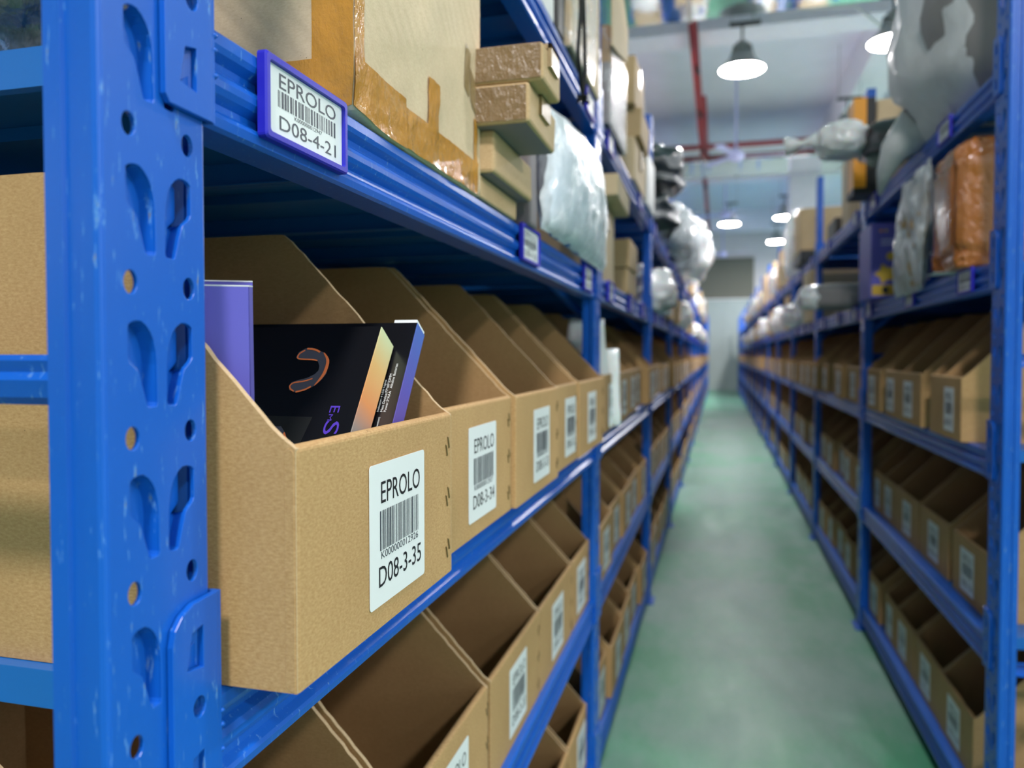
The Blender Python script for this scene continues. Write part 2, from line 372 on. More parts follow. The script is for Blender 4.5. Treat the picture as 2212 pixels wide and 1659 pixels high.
# ------------------------------------------------------------------ pendant lamps
def make_lamp():
    r = empty('pendant_lamp')
    mb = MB(); mb.lathe([(0, -.012), (.10, -.010), (.17, -.004), (.205, .006)], 40); mb.build('lamp_lens', ['lens'], r)
    mb = MB(); mb.lathe([(.206, .004), (.213, .002), (.213, .012), (.15, .075), (.115, .12), (.11, .16), (.095, .165), (0, .166)], 40); mb.build('lamp_shade', ['lampbody'], r)
    mb = MB()
    for i in range(14):
        a = 2 * math.pi * i / 14; ca, sa = math.cos(a), math.sin(a)
        mb.add([(ca * .05, sa * .05, .165), (ca * .10, sa * .10, .165), (ca * .09, sa * .09, .235), (ca * .05, sa * .05, .245)], [(0, 1, 2, 3)])
    mb.lathe([(.0, .165), (.07, .165), (.07, .24), (.05, .27), (.0, .28)], 20); mb.build('heat_sink', ['lampbody'], r)
    mb = MB(); mb.tube([(0, 0, .27), (0, 0, .43)], .010, 8); mb.build('hanging_stem', ['dark'], r)
    mb = MB(); mb.box(-.12, .17, -.03, .03, .43, .455); mb.build('mounting_bar', ['dark'], r)
    for s_ in (-.10, .15):
        mb = MB(); mb.tube([(s_, 0, .455), (s_, 0, 1.12)], .004, 6); mb.build('hanger_wire', ['lampbody'], r)
    return r
lamp0 = make_lamp(); LH = CAMZ + 2.74
lamps = [((.20, 7.84), 'nearest round pendant lamp hanging over the middle of the aisle'),
         ((1.47, 7.50), 'round pendant lamp half hidden by the big grey bag'),
         ((1.53, 10.44), 'round pendant lamp beside the orange and black carton'),
         ((.20, 17.04), 'distant round pendant lamp over the aisle under a ceiling fan'),
         ((1.35, 20.0), 'farthest pendant lamp low above the right rack end'),
         ((1.28, 16.5), 'small pendant lamp glowing in front of the white column'),
         ((.20, -1.35), 'pendant lamp over the aisle mouth behind the viewer'),
         ((4.2, .6), 'added pendant lamp over the next aisle on the right, nearest'),  # unseen, added to strengthen the light from the right
         ((4.2, 7.85), 'added pendant lamp over the next aisle on the right, between two others'),  # another unseen lamp added to the same side for more key light
         ((4.2, 3.4), 'pendant lamp over the next aisle on the right, near'),
         ((4.2, 11.6), 'pendant lamp over the next aisle on the right, far'),
         ((4.2, 17.4), 'pendant lamp over the next aisle on the right, farthest'),
         ((-4.6, 12.4), 'added pendant lamp over the next aisle on the left, far'),  # unseen lamp added to raise the bounce off the floor
         ((2.6, -3.0), 'pendant lamp right of the aisle mouth behind the viewer')]
for i, ((x, y), lab) in enumerate(lamps):
    o = lamp0 if i == 0 else copy_tree(lamp0)
    o.location = (x, y, LH); tag(o, lab, 'lamp', 'round pendant lamps of the warehouse')

def make_fan():
    r = empty('ceiling_fan')
    mb = MB(); mb.lathe([(0, -.07), (.06, -.065), (.11, -.03), (.12, .01), (.09, .06), (.03, .10), (.012, .12)], 28); mb.build('motor_housing', ['fan'], r)
    mb = MB(); mb.tube([(0, 0, .1), (0, 0, 1.15)], .018, 10); mb.build('down_rod', ['fan'], r)
    for k in range(3):
        a = math.radians(8 + 120 * k); mb = MB()
        P = [(.10, -.03), (.16, -.045), (.62, -.06), (.66, 0), (.62, .06), (.16, .045), (.10, .03)]
        mb.prism(P, 0, .006, lambda u, v, w_: (u * math.cos(a) - v * math.sin(a), u * math.sin(a) + v * math.cos(a), w_ + .01 + v * .18)); mb.build('fan_blade', ['fan'], r)
    return r
fan0 = make_fan()
for i, (x, y, h, lab) in enumerate(((.21, 11.04, 2.70, 'nearest lilac ceiling fan below the cross pipe'), (.11, 15.9, 2.74, 'dark looking ceiling fan just above the distant aisle lamp'), (.09, 21.0, 2.60, 'farthest ceiling fan in front of the olive wall panel'))):
    o = fan0 if i == 0 else copy_tree(fan0)
    o.location = (x, y, CAMZ + h); o.rotation_euler.z = i * .7; tag(o, lab, 'fan', 'ceiling fans over the aisle')

# ------------------------------------------------------------------ rack uprights
TD = [(-.0022, -.021), (.0000, -.0193), (.0032, -.0185), (.0066, -.0186), (.0098, -.0205), (.0128, -.0236), (.0150, -.0275), (.0166, -.0335), (.0173, -.0400), (.0175, -.0590),
      (.0168, -.0608), (.0118, -.0612), (.0103, -.0604), (.0088, -.0560), (.0070, -.0500), (.0052, -.0450), (.0040, -.0425), (-.0010, -.0385), (-.0022, -.0365)]
POST_H = CAMZ + .98
def post_mesh():
    mb = MB()
    z0 = .004; hz = [CAMZ + .110 - .0755 * k for k in range(-11, 15)]
    holes = []; tabs = []
    for z in hz:
        for yc, sg in ((.019, 1), (.061, -1)):
            if z < POST_H - .012 and z > .02:
                holes.append([(yc + .0045 * math.cos(a), z + .0058 * math.sin(a)) for a in [2 * math.pi * i / 16 for i in range(16)]])
            if z - .062 > .02 and z - .018 < POST_H - .004:
                l = [(yc + sg * u, z + v) for u, v in TD]
                if sg < 0: l = l[::-1]
                holes.append(l); tabs.append((yc, sg, z))
    fx = lambda u, v, w_: (w_ - .001, u, v)
    plate(mb, [(.003, z0), (PW - .003, z0), (PW - .003, POST_H), (.003, POST_H)], holes, .002, fx)
    # pressed-in tongues behind every teardrop
    for yc, sg, z in tabs:
        L = [(yc + sg * u, z + v) for u, v in TD]
        n = len(L); fl = []
        for (u, v), (tu, tv) in zip(L, TD):
            k = 1.0 if tu > .004 else 0.0
            if tu > .004: fl.append((u - sg * .0018, v - .0012 * (1 if tv > -.03 else -1) * .5))
            else: fl.append((u + sg * .0030, v - .0015))
        vs = [(-.001, u, v) for u, v in L] + [(-.0075, u, v) for u, v in fl]
        fs = []
        for i in range(n):
            j = (i + 1) % n
            if TD[i][0] > .003 and TD[j][0] > .003: fs.append((i, j, n + j, n + i))
        tr = tessellate_polygon([[Vector((u, v, 0)) for u, v in fl]])
        mb.add(vs, fs + [tuple(n + i for i in t) for t in tr])
    # folded sides
    fz = lambda u, v, w_: (u, v, w_)
    left = [(0, .0035), (-.0008, .0010), (-.0030, 0), (-.0105, 0), (-.0118, .0022), (-.0190, .0022), (-.0202, 0), (-.0300, 0), (-.0300, .0120), (-.0270, .0120)]
    right = [(x, PW - y) for x, y in left]
    mb.ribbon(left, -.0018, z0, POST_H, fz); mb.ribbon(right, .0018, z0, POST_H, fz)
    return mb.mesh('front_post', ['blue'])
POST = post_mesh()
def rear_post_mesh():
    mb = MB(); fz = lambda u, v, w_: (u, v, w_)
    mb.ribbon([(.012, .012), (0, .012), (0, 0), (.03, 0), (.03, PW), (0, PW), (0, PW - .012), (.012, PW - .012)], .002, .004, POST_H, fz); return mb.mesh('rear_post', ['blue'])
RPOST = rear_post_mesh()
def brace_mesh():
    mb = MB(); L = DEPTH - .05
    prof = [(-.013, 0), (-.013, -.006), (-.009, -.010), (.000, -.012), (.004, -.008), (.010, -.010), (.013, -.006), (.013, 0)]
    mb.ribbon([(z, y) for z, y in prof], .0018, 0, L, lambda u, v, w_: (-w_, v, u)); return mb.mesh('brace', ['blue'])
BRACE = brace_mesh()
FOOT = MB(); FOOT.box(-.05, .02, -.012, PW + .012, 0, .004); FOOT.box(-.034, .004, -.003, 0, 0, .05); FOOT.box(-.034, .004, PW, PW + .003, 0, .05); FOOT = FOOT.mesh('foot', ['blue'])
def dbrace_mesh():
    mb = MB(); L = DEPTH - .05; mb.box(0, 0, 0, 0, 0, 0) if False else None
    mb.tube([(0, 0, 0), (-L, 0, .42)], .010, 8); return mb.mesh('diagonal_brace', ['blue'])
DBR = dbrace_mesh()
def frame(side, i):
    L = side == 'left'
    y = (YL0 if L else YR0) + BAY * i
    o = empty('upright_frame', (XL, y, 0) if L else (XR, y + PW, 0), 0 if L else math.pi)
    lab = 'blue upright frame of the %s rack, %s from the near end' % (side, ORD[i])
    if i == 0 and L: lab = 'big blue perforated upright frame standing closest at the left'
    if i == 0 and not L: lab = 'blue upright frame at the right edge, end of the right rack'
    tag(o, lab, 'rack upright', 'blue rack upright frames')
    put(POST, 'front_post', o); put(RPOST, 'rear_post', o, (-DEPTH, 0, 0)); put(FOOT, 'foot', o)
    if i < 8:
        for zz in (.16, CAMZ - .59 - .03, CAMZ - .0135, CAMZ + .60):
            put(BRACE, 'brace', o, (-.026, .036, zz))
        for zz in (.18,) if i == 0 else (.18, CAMZ + .08): put(DBR, 'diagonal_brace', o, (-.026, .055, zz))
    return o
for i in range(NL + 1): frame('left', i)
for i in range(NR + 1): frame('right', i)

# ------------------------------------------------------------------ shelves (beams + connectors + deck)
BL = BAY - PW - .0    # clear length
BP = [(-.030, 0), (-.0035, 0), (-.0005, -.0025), (0, -.009), (-.0012, -.0125), (-.0062, -.0165), (-.0068, -.0205), (-.0022, -.0245), (-.0004, -.028), (-.0004, -.032), (-.0022, -.0355), (-.0068, -.0395), (-.0062, -.0435), (-.0012, -.0475), (0, -.050), (-.0008, -.0550), (-.0035, -.0570), (-.030, -.0570)]
def beam_mesh():
    mb = MB(); mb.ribbon(BP, -.002, .0015, BL - .0015, lambda u, v, w_: (u, w_, v)); return mb.mesh('front_beam', ['blue'])
BEAM = beam_mesh()
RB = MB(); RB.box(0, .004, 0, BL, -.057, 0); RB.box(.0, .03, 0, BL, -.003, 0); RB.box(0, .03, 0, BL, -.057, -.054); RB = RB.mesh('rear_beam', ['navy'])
def conn_mesh(sg):
    """bracket hooked on the post face; local y=0 is the beam end, plate reaches -sg*.037 along y; z from -.057 to +.061"""
    mb = MB(); W_ = .0365
    out = [(0, .0610), (.020, .0600), (.0290, .0560), (.0345, .0500), (W_, .0420), (W_, -.0520), (.0335, -.0560), (0, -.0565)]
    def trap(zc): return [(.0125, zc + .0105), (.0215, zc + .0085), (.0255, zc - .0105), (.0125, zc - .0125)]
    circ = [(.016 + .0050 * math.cos(a), .003 + .0058 * math.sin(a)) for a in [2 * math.pi * k / 16 for k in range(16)]]
    holes = [trap(.036), circ, trap(-.032)]
    def fn(u, v, w_): return (.0028 + w_, -sg * u, v)
    plate(mb, out, holes, .003, fn)
    y0, y1 = (0, .003) if sg > 0 else (-.003, 0)
    mb.box(-.034, .0043, y0, y1, -.0565, .061)
    for zz in (-.004, -.018, .004): # weld beads
        mb.lathe([(0, .0022), (.0022, 0), (0, -.0022)], 6, 0, (.0036, sg * .004, zz - .012))
    # tongue seen through the trapezoid
    for zc in (.036, -.032): mb.add([(.001, -sg * .0125, zc + .0105), (-.0035, -sg * .024, zc + .009), (-.0035, -sg * .024, zc - .0105), (.001, -sg * .0125, zc - .0125)], [(0, 1, 2, 3)])
    return mb.mesh('beam_connector', ['blue'])
CON = {1: conn_mesh(1), -1: conn_mesh(-1)}
def deck_mesh():
    mb = MB(); n = 5; L = BL - .012; x0, x1 = -DEPTH + .004, -.0315
    for k in range(n):
        a = .006 + L * k / n + .0006; c = .006 + L * (k + 1) / n - .0006
        mb.ribbon([(a + .008, -.0235), (a, -.0235), (a, 0), (c, 0), (c, -.0235), (c - .008, -.0235)], -.0012, x0, x1, lambda u, v, w_: (w_, u, v))
        q = (a + c) / 2
        mb.box(x0 + .02, x1 - .01, q - .012, q + .012, -.012, -.0014)
    return mb.mesh('deck', ['deck'])
DECK = deck_mesh()
def backp(h):
    mb = MB(); n = int(h / .05); prof = []
    for k in range(n + 1):
        z = h * k / n; prof.append((0 if k % 2 else .006, z))
    mb.ribbon(prof, .001, .01, BL - .01, lambda u, v, w_: (u, w_, v)); return mb.mesh('light_block_panel', ['navy'])
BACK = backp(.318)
# dark panels added to keep rear light out, in place of next row's shelves
def shelf(side, i, lv):
    L = side == 'left'
    y = (YL0 if L else YR0) + BAY * i + PW
    o = empty('rack_shelf', (XL, y, LV[lv]) if L else (XR, y + BL, LV[lv]), 0 if L else math.pi)
    tag(o, 'blue steel %s of the %s rack, %s bay from the near end' % (LVN[lv], side, ORD[i]), 'shelf', 'blue rack shelves')
    f = put(BEAM, 'front_beam', o)
    put(CON[1], 'beam_connector', f, (0, 0, 0)); put(CON[-1], 'beam_connector', f, (0, BL, 0))
    put(RB, 'rear_beam', o, (-DEPTH, 0, 0)); put(DECK, 'deck', o)
    return o
def back(side, i, lv):
    L = side == 'left'; y = (YL0 if L else YR0) + BAY * i + PW
    o = put(BACK, 'light_block_panel', None, (XL - DEPTH - .010, y, LV[lv] + .001) if L else (XR + DEPTH + .010, y + BL, LV[lv] + .001), 0 if L else math.pi)
    tag(o, 'added navy light-blocking sheet behind the %s of the %s rack, %s bay' % (LVN[lv], side, ORD[i]), 'back sheet', 'added navy back sheets of the racks')
for side, n in (('left', NL), ('right', NR)):
    for i in range(n):
        for lv in range(4): back(side, i, lv)
for i in range(NL):
    for lv in range(5): shelf('left', i, lv)
for i in range(NR):
    for lv in range(5): shelf('right', i, lv)

# rows standing back to back with the two racks (their tops show in the mirror duct)
for side in ('left', 'right'):
    for i in range(4, 10):
        L = side == 'left'; y = (YL0 if L else YR0) + BAY * i + PW; xo = XL - 2 * DEPTH - .06 if L else XR + 2 * DEPTH + .06
        o = empty('rack_shelf', (xo, y + BL, LV[4]) if L else (xo, y, LV[4]), math.pi if L else 0)
        tag(o, 'blue top shelf of the row behind the %s rack, %s bay' % (side, ORD[i]), 'shelf', 'blue rack shelves')
        put(BEAM, 'front_beam', o); put(RB, 'rear_beam', o, (-DEPTH, 0, 0)); put(DECK, 'deck', o)
        o = empty('upright_frame', (xo, y + BL + PW, 0) if L else (xo, y + BL, 0), math.pi if L else 0)
        tag(o, 'blue upright frame of the row behind the %s rack, %s bay' % (side, ORD[i]), 'rack upright', 'blue rack upright frames')
        put(POST, 'front_post', o); put(RPOST, 'rear_post', o, (-DEPTH, 0, 0)); put(FOOT, 'foot', o)

# ------------------------------------------------------------------ bins
BT = .0042
def bin_body(wd, seed=0, rough=.0003, fold=True):
    """open-fronted picking bin: front at x=0, depth .44, high side walls with a sloping front edge"""
    mb = MB(); rn = random.Random(seed); D = .44; h0 = .141; h1 = .303
    # side profile
    def side(y0, y1, inner):
        n = 26; top = [(-.004, h0 - .002)]
        for k in range(1, n):
            t = k / n; top.append((-.004 - .158 * t + rn.uniform(-1, 1) * rough * .6, h0 - .002 + .164 * t + rn.uniform(-1, 1) * rough))
        top += [(-.164, h1), (-.176, h1 + .0005), (-D, h1)]
        poly = [(-D, 0), (-.0005, 0), (-.0005, h0 - .002)] + top[1:]
        tris = tessellate_polygon([[Vector((u, v, 0)) for u, v in poly]]); n_ = len(poly)
        A = [(u, y0, v) for u, v in poly]; B_ = [(u, y1, v) for u, v in poly]
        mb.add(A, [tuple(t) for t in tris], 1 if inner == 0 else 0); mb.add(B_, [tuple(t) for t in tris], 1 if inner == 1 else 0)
        mb.add(A + B_, [(i, (i + 1) % n_, n_ + (i + 1) % n_, n_ + i) for i in range(n_)], 2)
    side(0, BT, 1); side(wd - BT, wd, 0)
    # front: doubled board with rolled rim
    r = .0045; prof = [(0, 0), (0, h0 - .004)] + [(-r + r * math.cos(a), h0 - .004 + .004 * math.sin(a)) for a in [math.pi * k / 8 for k in range(1, 8)]] + [(-2 * r, h0 - .004), (-2 * r, .004), (-.004, .002)]
    tris = tessellate_polygon([[Vector((u, v, 0)) for u, v in prof]]); n_ = len(prof)
    ya, yb = -.0003, wd + .0003
    yr = .004
    ring = lambda y, ins: [(u - (ins if u > -r else -ins), y, v - (ins if v > h0 - .01 else 0)) for u, v in prof]
    R0 = [ring(ya, .0016), ring(ya + yr * .35, .0004), ring(ya + yr, 0), ring(yb - yr, 0), ring(yb - yr * .35, .0004), ring(yb, .0016)]
    vs = [p for q in R0 for p in q]
    fs = []
    for k in range(5):
        for i in range(n_):
            j = (i + 1) % n_; fs.append((k * n_ + i, k * n_ + j, (k + 1) * n_ + j, (k + 1) * n_ + i))
    mb.add(vs, fs, 0); mb.add(R0[0], [tuple(t) for t in tris], 0); mb.add(R0[-1], [tuple(t) for t in tris], 0)
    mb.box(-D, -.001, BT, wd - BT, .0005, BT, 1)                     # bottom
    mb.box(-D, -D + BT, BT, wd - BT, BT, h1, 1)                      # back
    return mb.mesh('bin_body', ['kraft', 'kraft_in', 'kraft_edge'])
_bb = {}
def body(wd, near=False):
    k = (round(wd, 2), near)
    if k not in _bb: _bb[k] = bin_body(wd if near else k[0], len(_bb), .0007 if near else .0002)
    return _bb[k]
def label_mesh(code, serial, seed, w_=.1, h_=.1, fine=True, name='label', pm='paper', im='ink'):
    mb = MB(); fn = lambda u, v, q: (q, u, v)
    mb.prism(rrect(w_, h_, .003), 0.0002, .0006, fn, 0)
    sx, sz = w_ / .1, h_ / .1; q = .0008
    put_text(mb, 'EPROLO', .018 * sx, .090 * sx, .0715 * sz, .0870 * sz, fn, q, 1)
    barcode(mb, .016 * sx, .088 * sx, .0385 * sz, .0665 * sz, fn, q, 2, seed)
    if fine: put_text(mb, serial, .018 * sx, .086 * sx, .0325 * sz, .0378 * sz, fn, q, 2)
    put_text(mb, code, .014 * sx, .092 * sx, .0130 * sz, .0275 * sz, fn, q, 1)
    return mb.mesh(name, [pm, im, 'greyink'])
GEN = label_mesh('D08-3-30', '', 77, fine=False)
GENS = [GEN, label_mesh('D08-2-28', '', 78, fine=False), label_mesh('D08-1-26', '', 79, fine=False)]
GENW = label_mesh('D09-2-12', '', 80, .075, .1, fine=False)
STP = MB(); STP.tube([(.0002, -.0016, .0050), (.0006, -.0014, .0044), (.0006, .0014, -.0044), (.0002, .0016, -.0050)], .0006, 6); STP = STP.mesh('staple', ['steel'])
nbin = 0
def kbin(side, lv, bay, k, y0, wd, X, code=None, near=False, staples=False, lab=None, rz=0):
    global nbin
    L = side == 'left'
    o = empty('cardboard_bin', (X, y0, LV[lv] + .0005) if L else (X, y0 + wd, LV[lv] + .0005), (0 if L else math.pi) + rz)
    if lab is None: lab = 'open kraft bin, %s rack, %s, %s bay, %s bin from near end' % (side, LVN[lv], ORD[bay], ORD[k])
    tag(o, lab, 'bin', 'open fronted cardboard picking bins')
    b_ = put(body(wd, near), 'bin_body', o)
    nb = round(wd, 2) if not near else wd
    if nb > .12:
        c = .142 if nb > .2 else nb / 2
        if L: c = min(nb - .055, c)
        else: c = nb - c
        me = label_mesh(code, 'K0000000%d' % (12961 - int(code[-2:])), 5 + nbin) if code else (random.Random(nbin).choice(GENS) if nb > .16 else GENW)
        put(me, 'label', o, (.0002, c - .05, .016))
    if staples:
        for zz in (.115, .071, .026):
            for dy, dz in ((0, 0), (-.0048, -.0062)): put(STP, 'staple', o, (.0002, nb - .010 + dy, zz + dz))
    nbin += 1
    return o
near_l = {2: [(.383, .260, -.228), (.655, .260, -.247), (.920, .260, -.2415), (1.185, .205, -.250), (1.397, .300, -.246)],
          1: [(.385, .275, -.285), (.667, .282, -.285), (.955, .287, -.285), (1.247, .292, -.285), (1.545, .195, -.285)],
          0: [(.385, .275, -.288), (.667, .282, -.288), (.955, .280, -.288), (1.240, .278, -.288), (1.524, .215, -.288)]}
for lv, L_ in near_l.items():
    for k, (y0, wd, X) in enumerate(L_):
        code = 'D08-%d-%d' % (lv + 1, 35 - k)
        lab = None
        if lv == 2: lab = 'open kraft bin on left middle shelf, its white label reading %s' % code
        if lv == 2 and k == 0: lab = 'largest nearest kraft bin, label D08-3-35, holding dark gadget cartons'
        kbin('left', lv, 0, k, y0, wd, X, code, True, lv > 0 or k > 1, lab)
near_r = {2: [(1.865, .155, .510), (2.022, .105, .512), (2.208, .230, .510), (2.446, .214, .512), (2.742, .228, .512)],
          1: [(1.832, .255, .558), (2.130, .280, .560), (2.430, .264, .560), (2.700, .215, .560), (2.930, .16, .560)],
          0: [(1.887, .258, .550), (2.157, .256, .552), (2.430, .216, .552), (2.662, .160, .552), (2.905, .18, .548)]}
for lv, L_ in near_r.items():
    for k, (y0, wd, X) in enumerate(L_): kbin('right', lv, 0, k, y0, wd, X, None, True, False)
rn = random.Random(4)
FARL, FARR = [], []
for side, n in (('left', NL), ('right', NR)):
    for i in range(1, n):
        y = (YL0 if side == 'left' else YR0) + BAY * i + PW + .008
        for lv in range(3):
            ws = [rn.choice([.20, .22, .26, .26, .28]) for _ in range(5)]; tot = sum(ws); gap = (BL - .02 - tot) / 5
            if gap < .001:
                ws = [w_ - .02 for w_ in ws]; ws = [round(q, 2) for q in ws]; gap = (BL - .02 - sum(ws)) / 5
            yy = y
            for k, wd in enumerate(ws):
                X = (-.273 + rn.uniform(-.012, .035)) if side == 'left' else (.525 - rn.uniform(-.02, .03))
                if lv < 2 and side == 'right': X = .55 + rn.uniform(-.01, .01)
                if lv < 2 and side == 'left': X = -.285 + rn.uniform(-.004, .012)
                g = max(0, gap) * rn.uniform(.2, 1.0)
                if i <= 9: kbin(side, lv, i, k, yy, wd, X)
                else: (FARL if side == 'left' else FARR).append((yy, wd, X, lv))
                yy += wd + max(gap, .001)
def far_bins(name, lab, L_, side):
    mb = MB()
    for (y, wd, X, lv) in L_:
        s = 1 if side == 'left' else -1; z = LV[lv]; x = lambda d: X - s * d
        for a, c in ((0, .004), (wd - .004, wd)):
            P = [(x(.44), z), (x(.001), z), (x(.001), z + .138), (x(.16), z + .303), (x(.44), z + .303)]
            mb.prism(P, y + a, y + c, lambda u, v, w_: (u, w_, v))
        x0, x1 = sorted((X, x(.006))); mb.box(x0, x1, y, y + wd, z, z + .141)
        x0, x1 = sorted((x(.434), x(.44))); mb.box(x0, x1, y, y + wd, z, z + .3)
        x0, x1 = sorted((X + s * .0006, X)); mb.box(x0, x1, y + wd / 2 - .05, y + wd / 2 + .05, z + .016, z + .116, 1)
    o = mb.build(name, ['kraft', 'paper']); tag(o, lab, 'bins', None, 'stuff')
far_bins('distant_cardboard_bins', 'rows of tiny kraft bins at the far end of the left rack', FARL, 'left')
far_bins('distant_cardboard_bins', 'rows of tiny kraft bins at the far end of the right rack', FARR, 'right')

# ------------------------------------------------------------------ label holders clipped on the beams
def holder_frame():
    mb = MB(); W_, H_ = .107, .053; t = .0045
    o = rrect(W_, H_, .0025, 3); i_ = [(t + a * (W_ - 2 * t) / W_, t + c * (H_ - 2 * t) / H_) for a, c in o]
    n = len(o)
    F = lambda L_, x: [(x, a, c) for a, c in L_]
    bev = [(.0012 + a * (W_ - .0024) / W_, .0012 + c * (H_ - .0024) / H_) for a, c in o]
    vs = F(o, 0) + F(o, .0052) + F(bev, .0064) + F(i_, .0064) + F(i_, .0030)
    fs = [(k * n + q, k * n + (q + 1) % n, (k + 1) * n + (q + 1) % n, (k + 1) * n + q) for k in range(4) for q in range(n)]
    mb.add(vs, fs, 0); mb.add(F(i_, .0030), [tuple(range(n))], 0); mb.add(F(o, 0), [tuple(reversed(range(n)))], 0)
    return mb.mesh('holder_frame', ['tagblue'])
HF = holder_frame()
def card(code, serial, seed, generic=False):
    mb = MB(); fn = lambda u, v, q: (q, u, v); W_, H_ = .0975, .0435
    mb.box(.0030, .0034, .0048, .0048 + W_, .0048, .0048 + H_, 0)
    g = lambda u, v, q: (q, u + .0048, v + .0048); q = .0036
    put_text(mb, 'EPROLO', .014, .088, .0305, .0400, g, q, 1)
    barcode(mb, .0125, .0885, .0185, .0290, g, q, 2, seed)
    if not generic: put_text(mb, serial, .032, .068, .0152, .0178, g, q, 2)
    put_text(mb, code, .014, .088, .0045, .0135, g, q, 1)
    return mb.mesh('card', ['paper', 'greyink', 'greyink'])
CARDG = card('D08-4-18', '', 9, True)
def holder(side, lv, bay, k, y, me=None, lab=None):
    L = side == 'left'
    o = empty('label_holder', ((XL + .0003) if L else (XR - .0003), y if L else y + .107, LV[lv] - .0505), 0 if L else math.pi)
    tag(o, lab or 'blue framed shelf label, %s rack, %s beam, %s bay, %s along' % (side, LVN[lv].replace(' shelf', ''), ORD[bay], ORD[k]), 'shelf label', 'blue framed beam labels')
    put(HF, 'holder_frame', o); put(me or CARDG, 'card', o)
holder('left', 3, 0, 0, .417, card('D08-4-21', 'K000000012947', 3), 'big blue framed shelf label reading D08-4-21 under the taped carton')
holder('left', 3, 0, 1, 1.055, card('D08-4-20', 'K000000012946', 4), 'blue framed shelf label below the grey board box')
holder('left', 3, 0, 2, 1.575, None, 'blue framed shelf label under the clear film bag')
holder('left', 4, 0, 0, .62, None); holder('left', 4, 0, 1, 1.60, None, 'blue framed top shelf label right of the dangling black cord')
holder('right', 3, 0, 0, 1.84, None, 'blue framed shelf label below the orange taped parcel')
holder('right', 3, 0, 1, 2.35, None, 'blue framed shelf label below the hanging grey film bag')
holder('right', 3, 0, 2, 2.96, None, 'blue framed shelf label below the violet poster box')
holder('right', 4, 0, 0, 2.02, None, 'blue framed top shelf label at the tip of the huge grey bag')
holder('right', 4, 0, 1, 2.90, None)
for side, n in (('left', 8), ('right', 8)):
    for i in range(1, n):
        y = (YL0 if side == 'left' else YR0) + BAY * i + PW
        for lv in (3, 4):
            for k in range(3 if lv == 3 else 2): holder(side, lv, i, k, y + .05 + (.44 if lv == 3 else .72) * k + rn.uniform(0, .12))

# ------------------------------------------------------------------ goods
def carton(name, lab, cat, x0, x1, y0, y1, z0, z1, mat='carton2', tape=None, rz=0, group=None, seed=0, seam=True):
    cx, cy = (x0 + x1) / 2, (y0 + y1) / 2
    o = tag(empty(name, (cx, cy, z0), rz), lab, cat, group)
    mb = MB(); a, b_, h = (x1 - x0) / 2, (y1 - y0) / 2, z1 - z0
    mb.bev(-a, a, -b_, b_, 0, h, min(.004, h * .1), 2, 0, min(.004, h * .03), seed); mb.build('carton_body', [mat], o)
    if seam:
        m2 = MB(); m2.box(-a * .97, a * .97, -.0008, .0008, h - .002, h + .0004); m2.build('flap_seam', ['dark'], o)
    if tape:
        m2 = MB(); t = min(.024, b_ * .5); q = .0045
        m2.box(-a - q, a + q, -t, t, h - .001, h + .0045); m2.box(a, a + q, -t, t, h - min(.07, h * .5), h + .0045); m2.box(-a - q, -a, -t, t, h - min(.07, h * .5), h + .0045)
        m2.build('tape_strip', [tape], o)
    return o
def blob_mesh(name, rad, mats, seed=0, p=2.6, amp=.12, fr=2.2, flat=.85, nu=40, nv=26, fold=.35):
    """lumpy superellipsoid; bottom flattened; creased by ridged noise"""
    mb = MB(); vs = []
    sg = lambda t, e: math.copysign(abs(t) ** e, t)
    e = 2.0 / p
    for i in range(nv + 1):
        th = -math.pi / 2 + math.pi * i / nv
        for k in range(nu):
            ph = 2 * math.pi * k / nu
            d = Vector((sg(math.cos(th), e) * sg(math.cos(ph), e), sg(math.cos(th), e) * sg(math.sin(ph), e), sg(math.sin(th), e)))
            q = d * fr + Vector((seed * 7.3, seed * 3.1, seed * 1.7))
            n_ = noise.noise(q) + (.5 - abs(noise.noise(q * 2.3))) * fold + .35 * (.5 - abs(noise.noise(q * 5.1))) * fold
            d = d * (1 + amp * n_)
            z = d.z
            if z < -flat: z = -flat
            vs.append((d.x * rad[0], d.y * rad[1], (z + flat) / (1 + flat) * 2 * rad[2]))
    fs = [(i * nu + k, i * nu + (k + 1) % nu, (i + 1) * nu + (k + 1) % nu, (i + 1) * nu + k) for i in range(nv) for k in range(nu)]
    mb.add(vs, fs, 0, True); return mb.mesh(name, mats)
def bag(name, lab, cat, loc, rad, mat, film=None, seed=0, amp=.12, fr=2.2, group=None, p=2.6, knot=None, rot=(0, 0, 0), inner='bag_body'):
    o = tag(empty(name, loc), lab, cat, group); o.rotation_euler = rot
    put(blob_mesh(inner, rad, [mat], seed, p, amp, fr), inner, o)
    if film:
        f = put(blob_mesh('film_cover', tuple(r_ * 1.09 for r_ in rad), [film], seed + 1, p, amp * 1.3, fr * 1.4, fold=.7), 'film_cover', o); f.location = (0, 0, -.0)
    if knot:
        m2 = MB(); K = Vector(knot[0]); D_ = Vector(knot[1])
        pts = [K + D_ * t for t in (0, .25, .5, .7, 1.0)]
        m2.tube(pts, [.030, .016, .010, .022, .034], 12); m2.build('bag_knot', [film or mat], o)
    return o
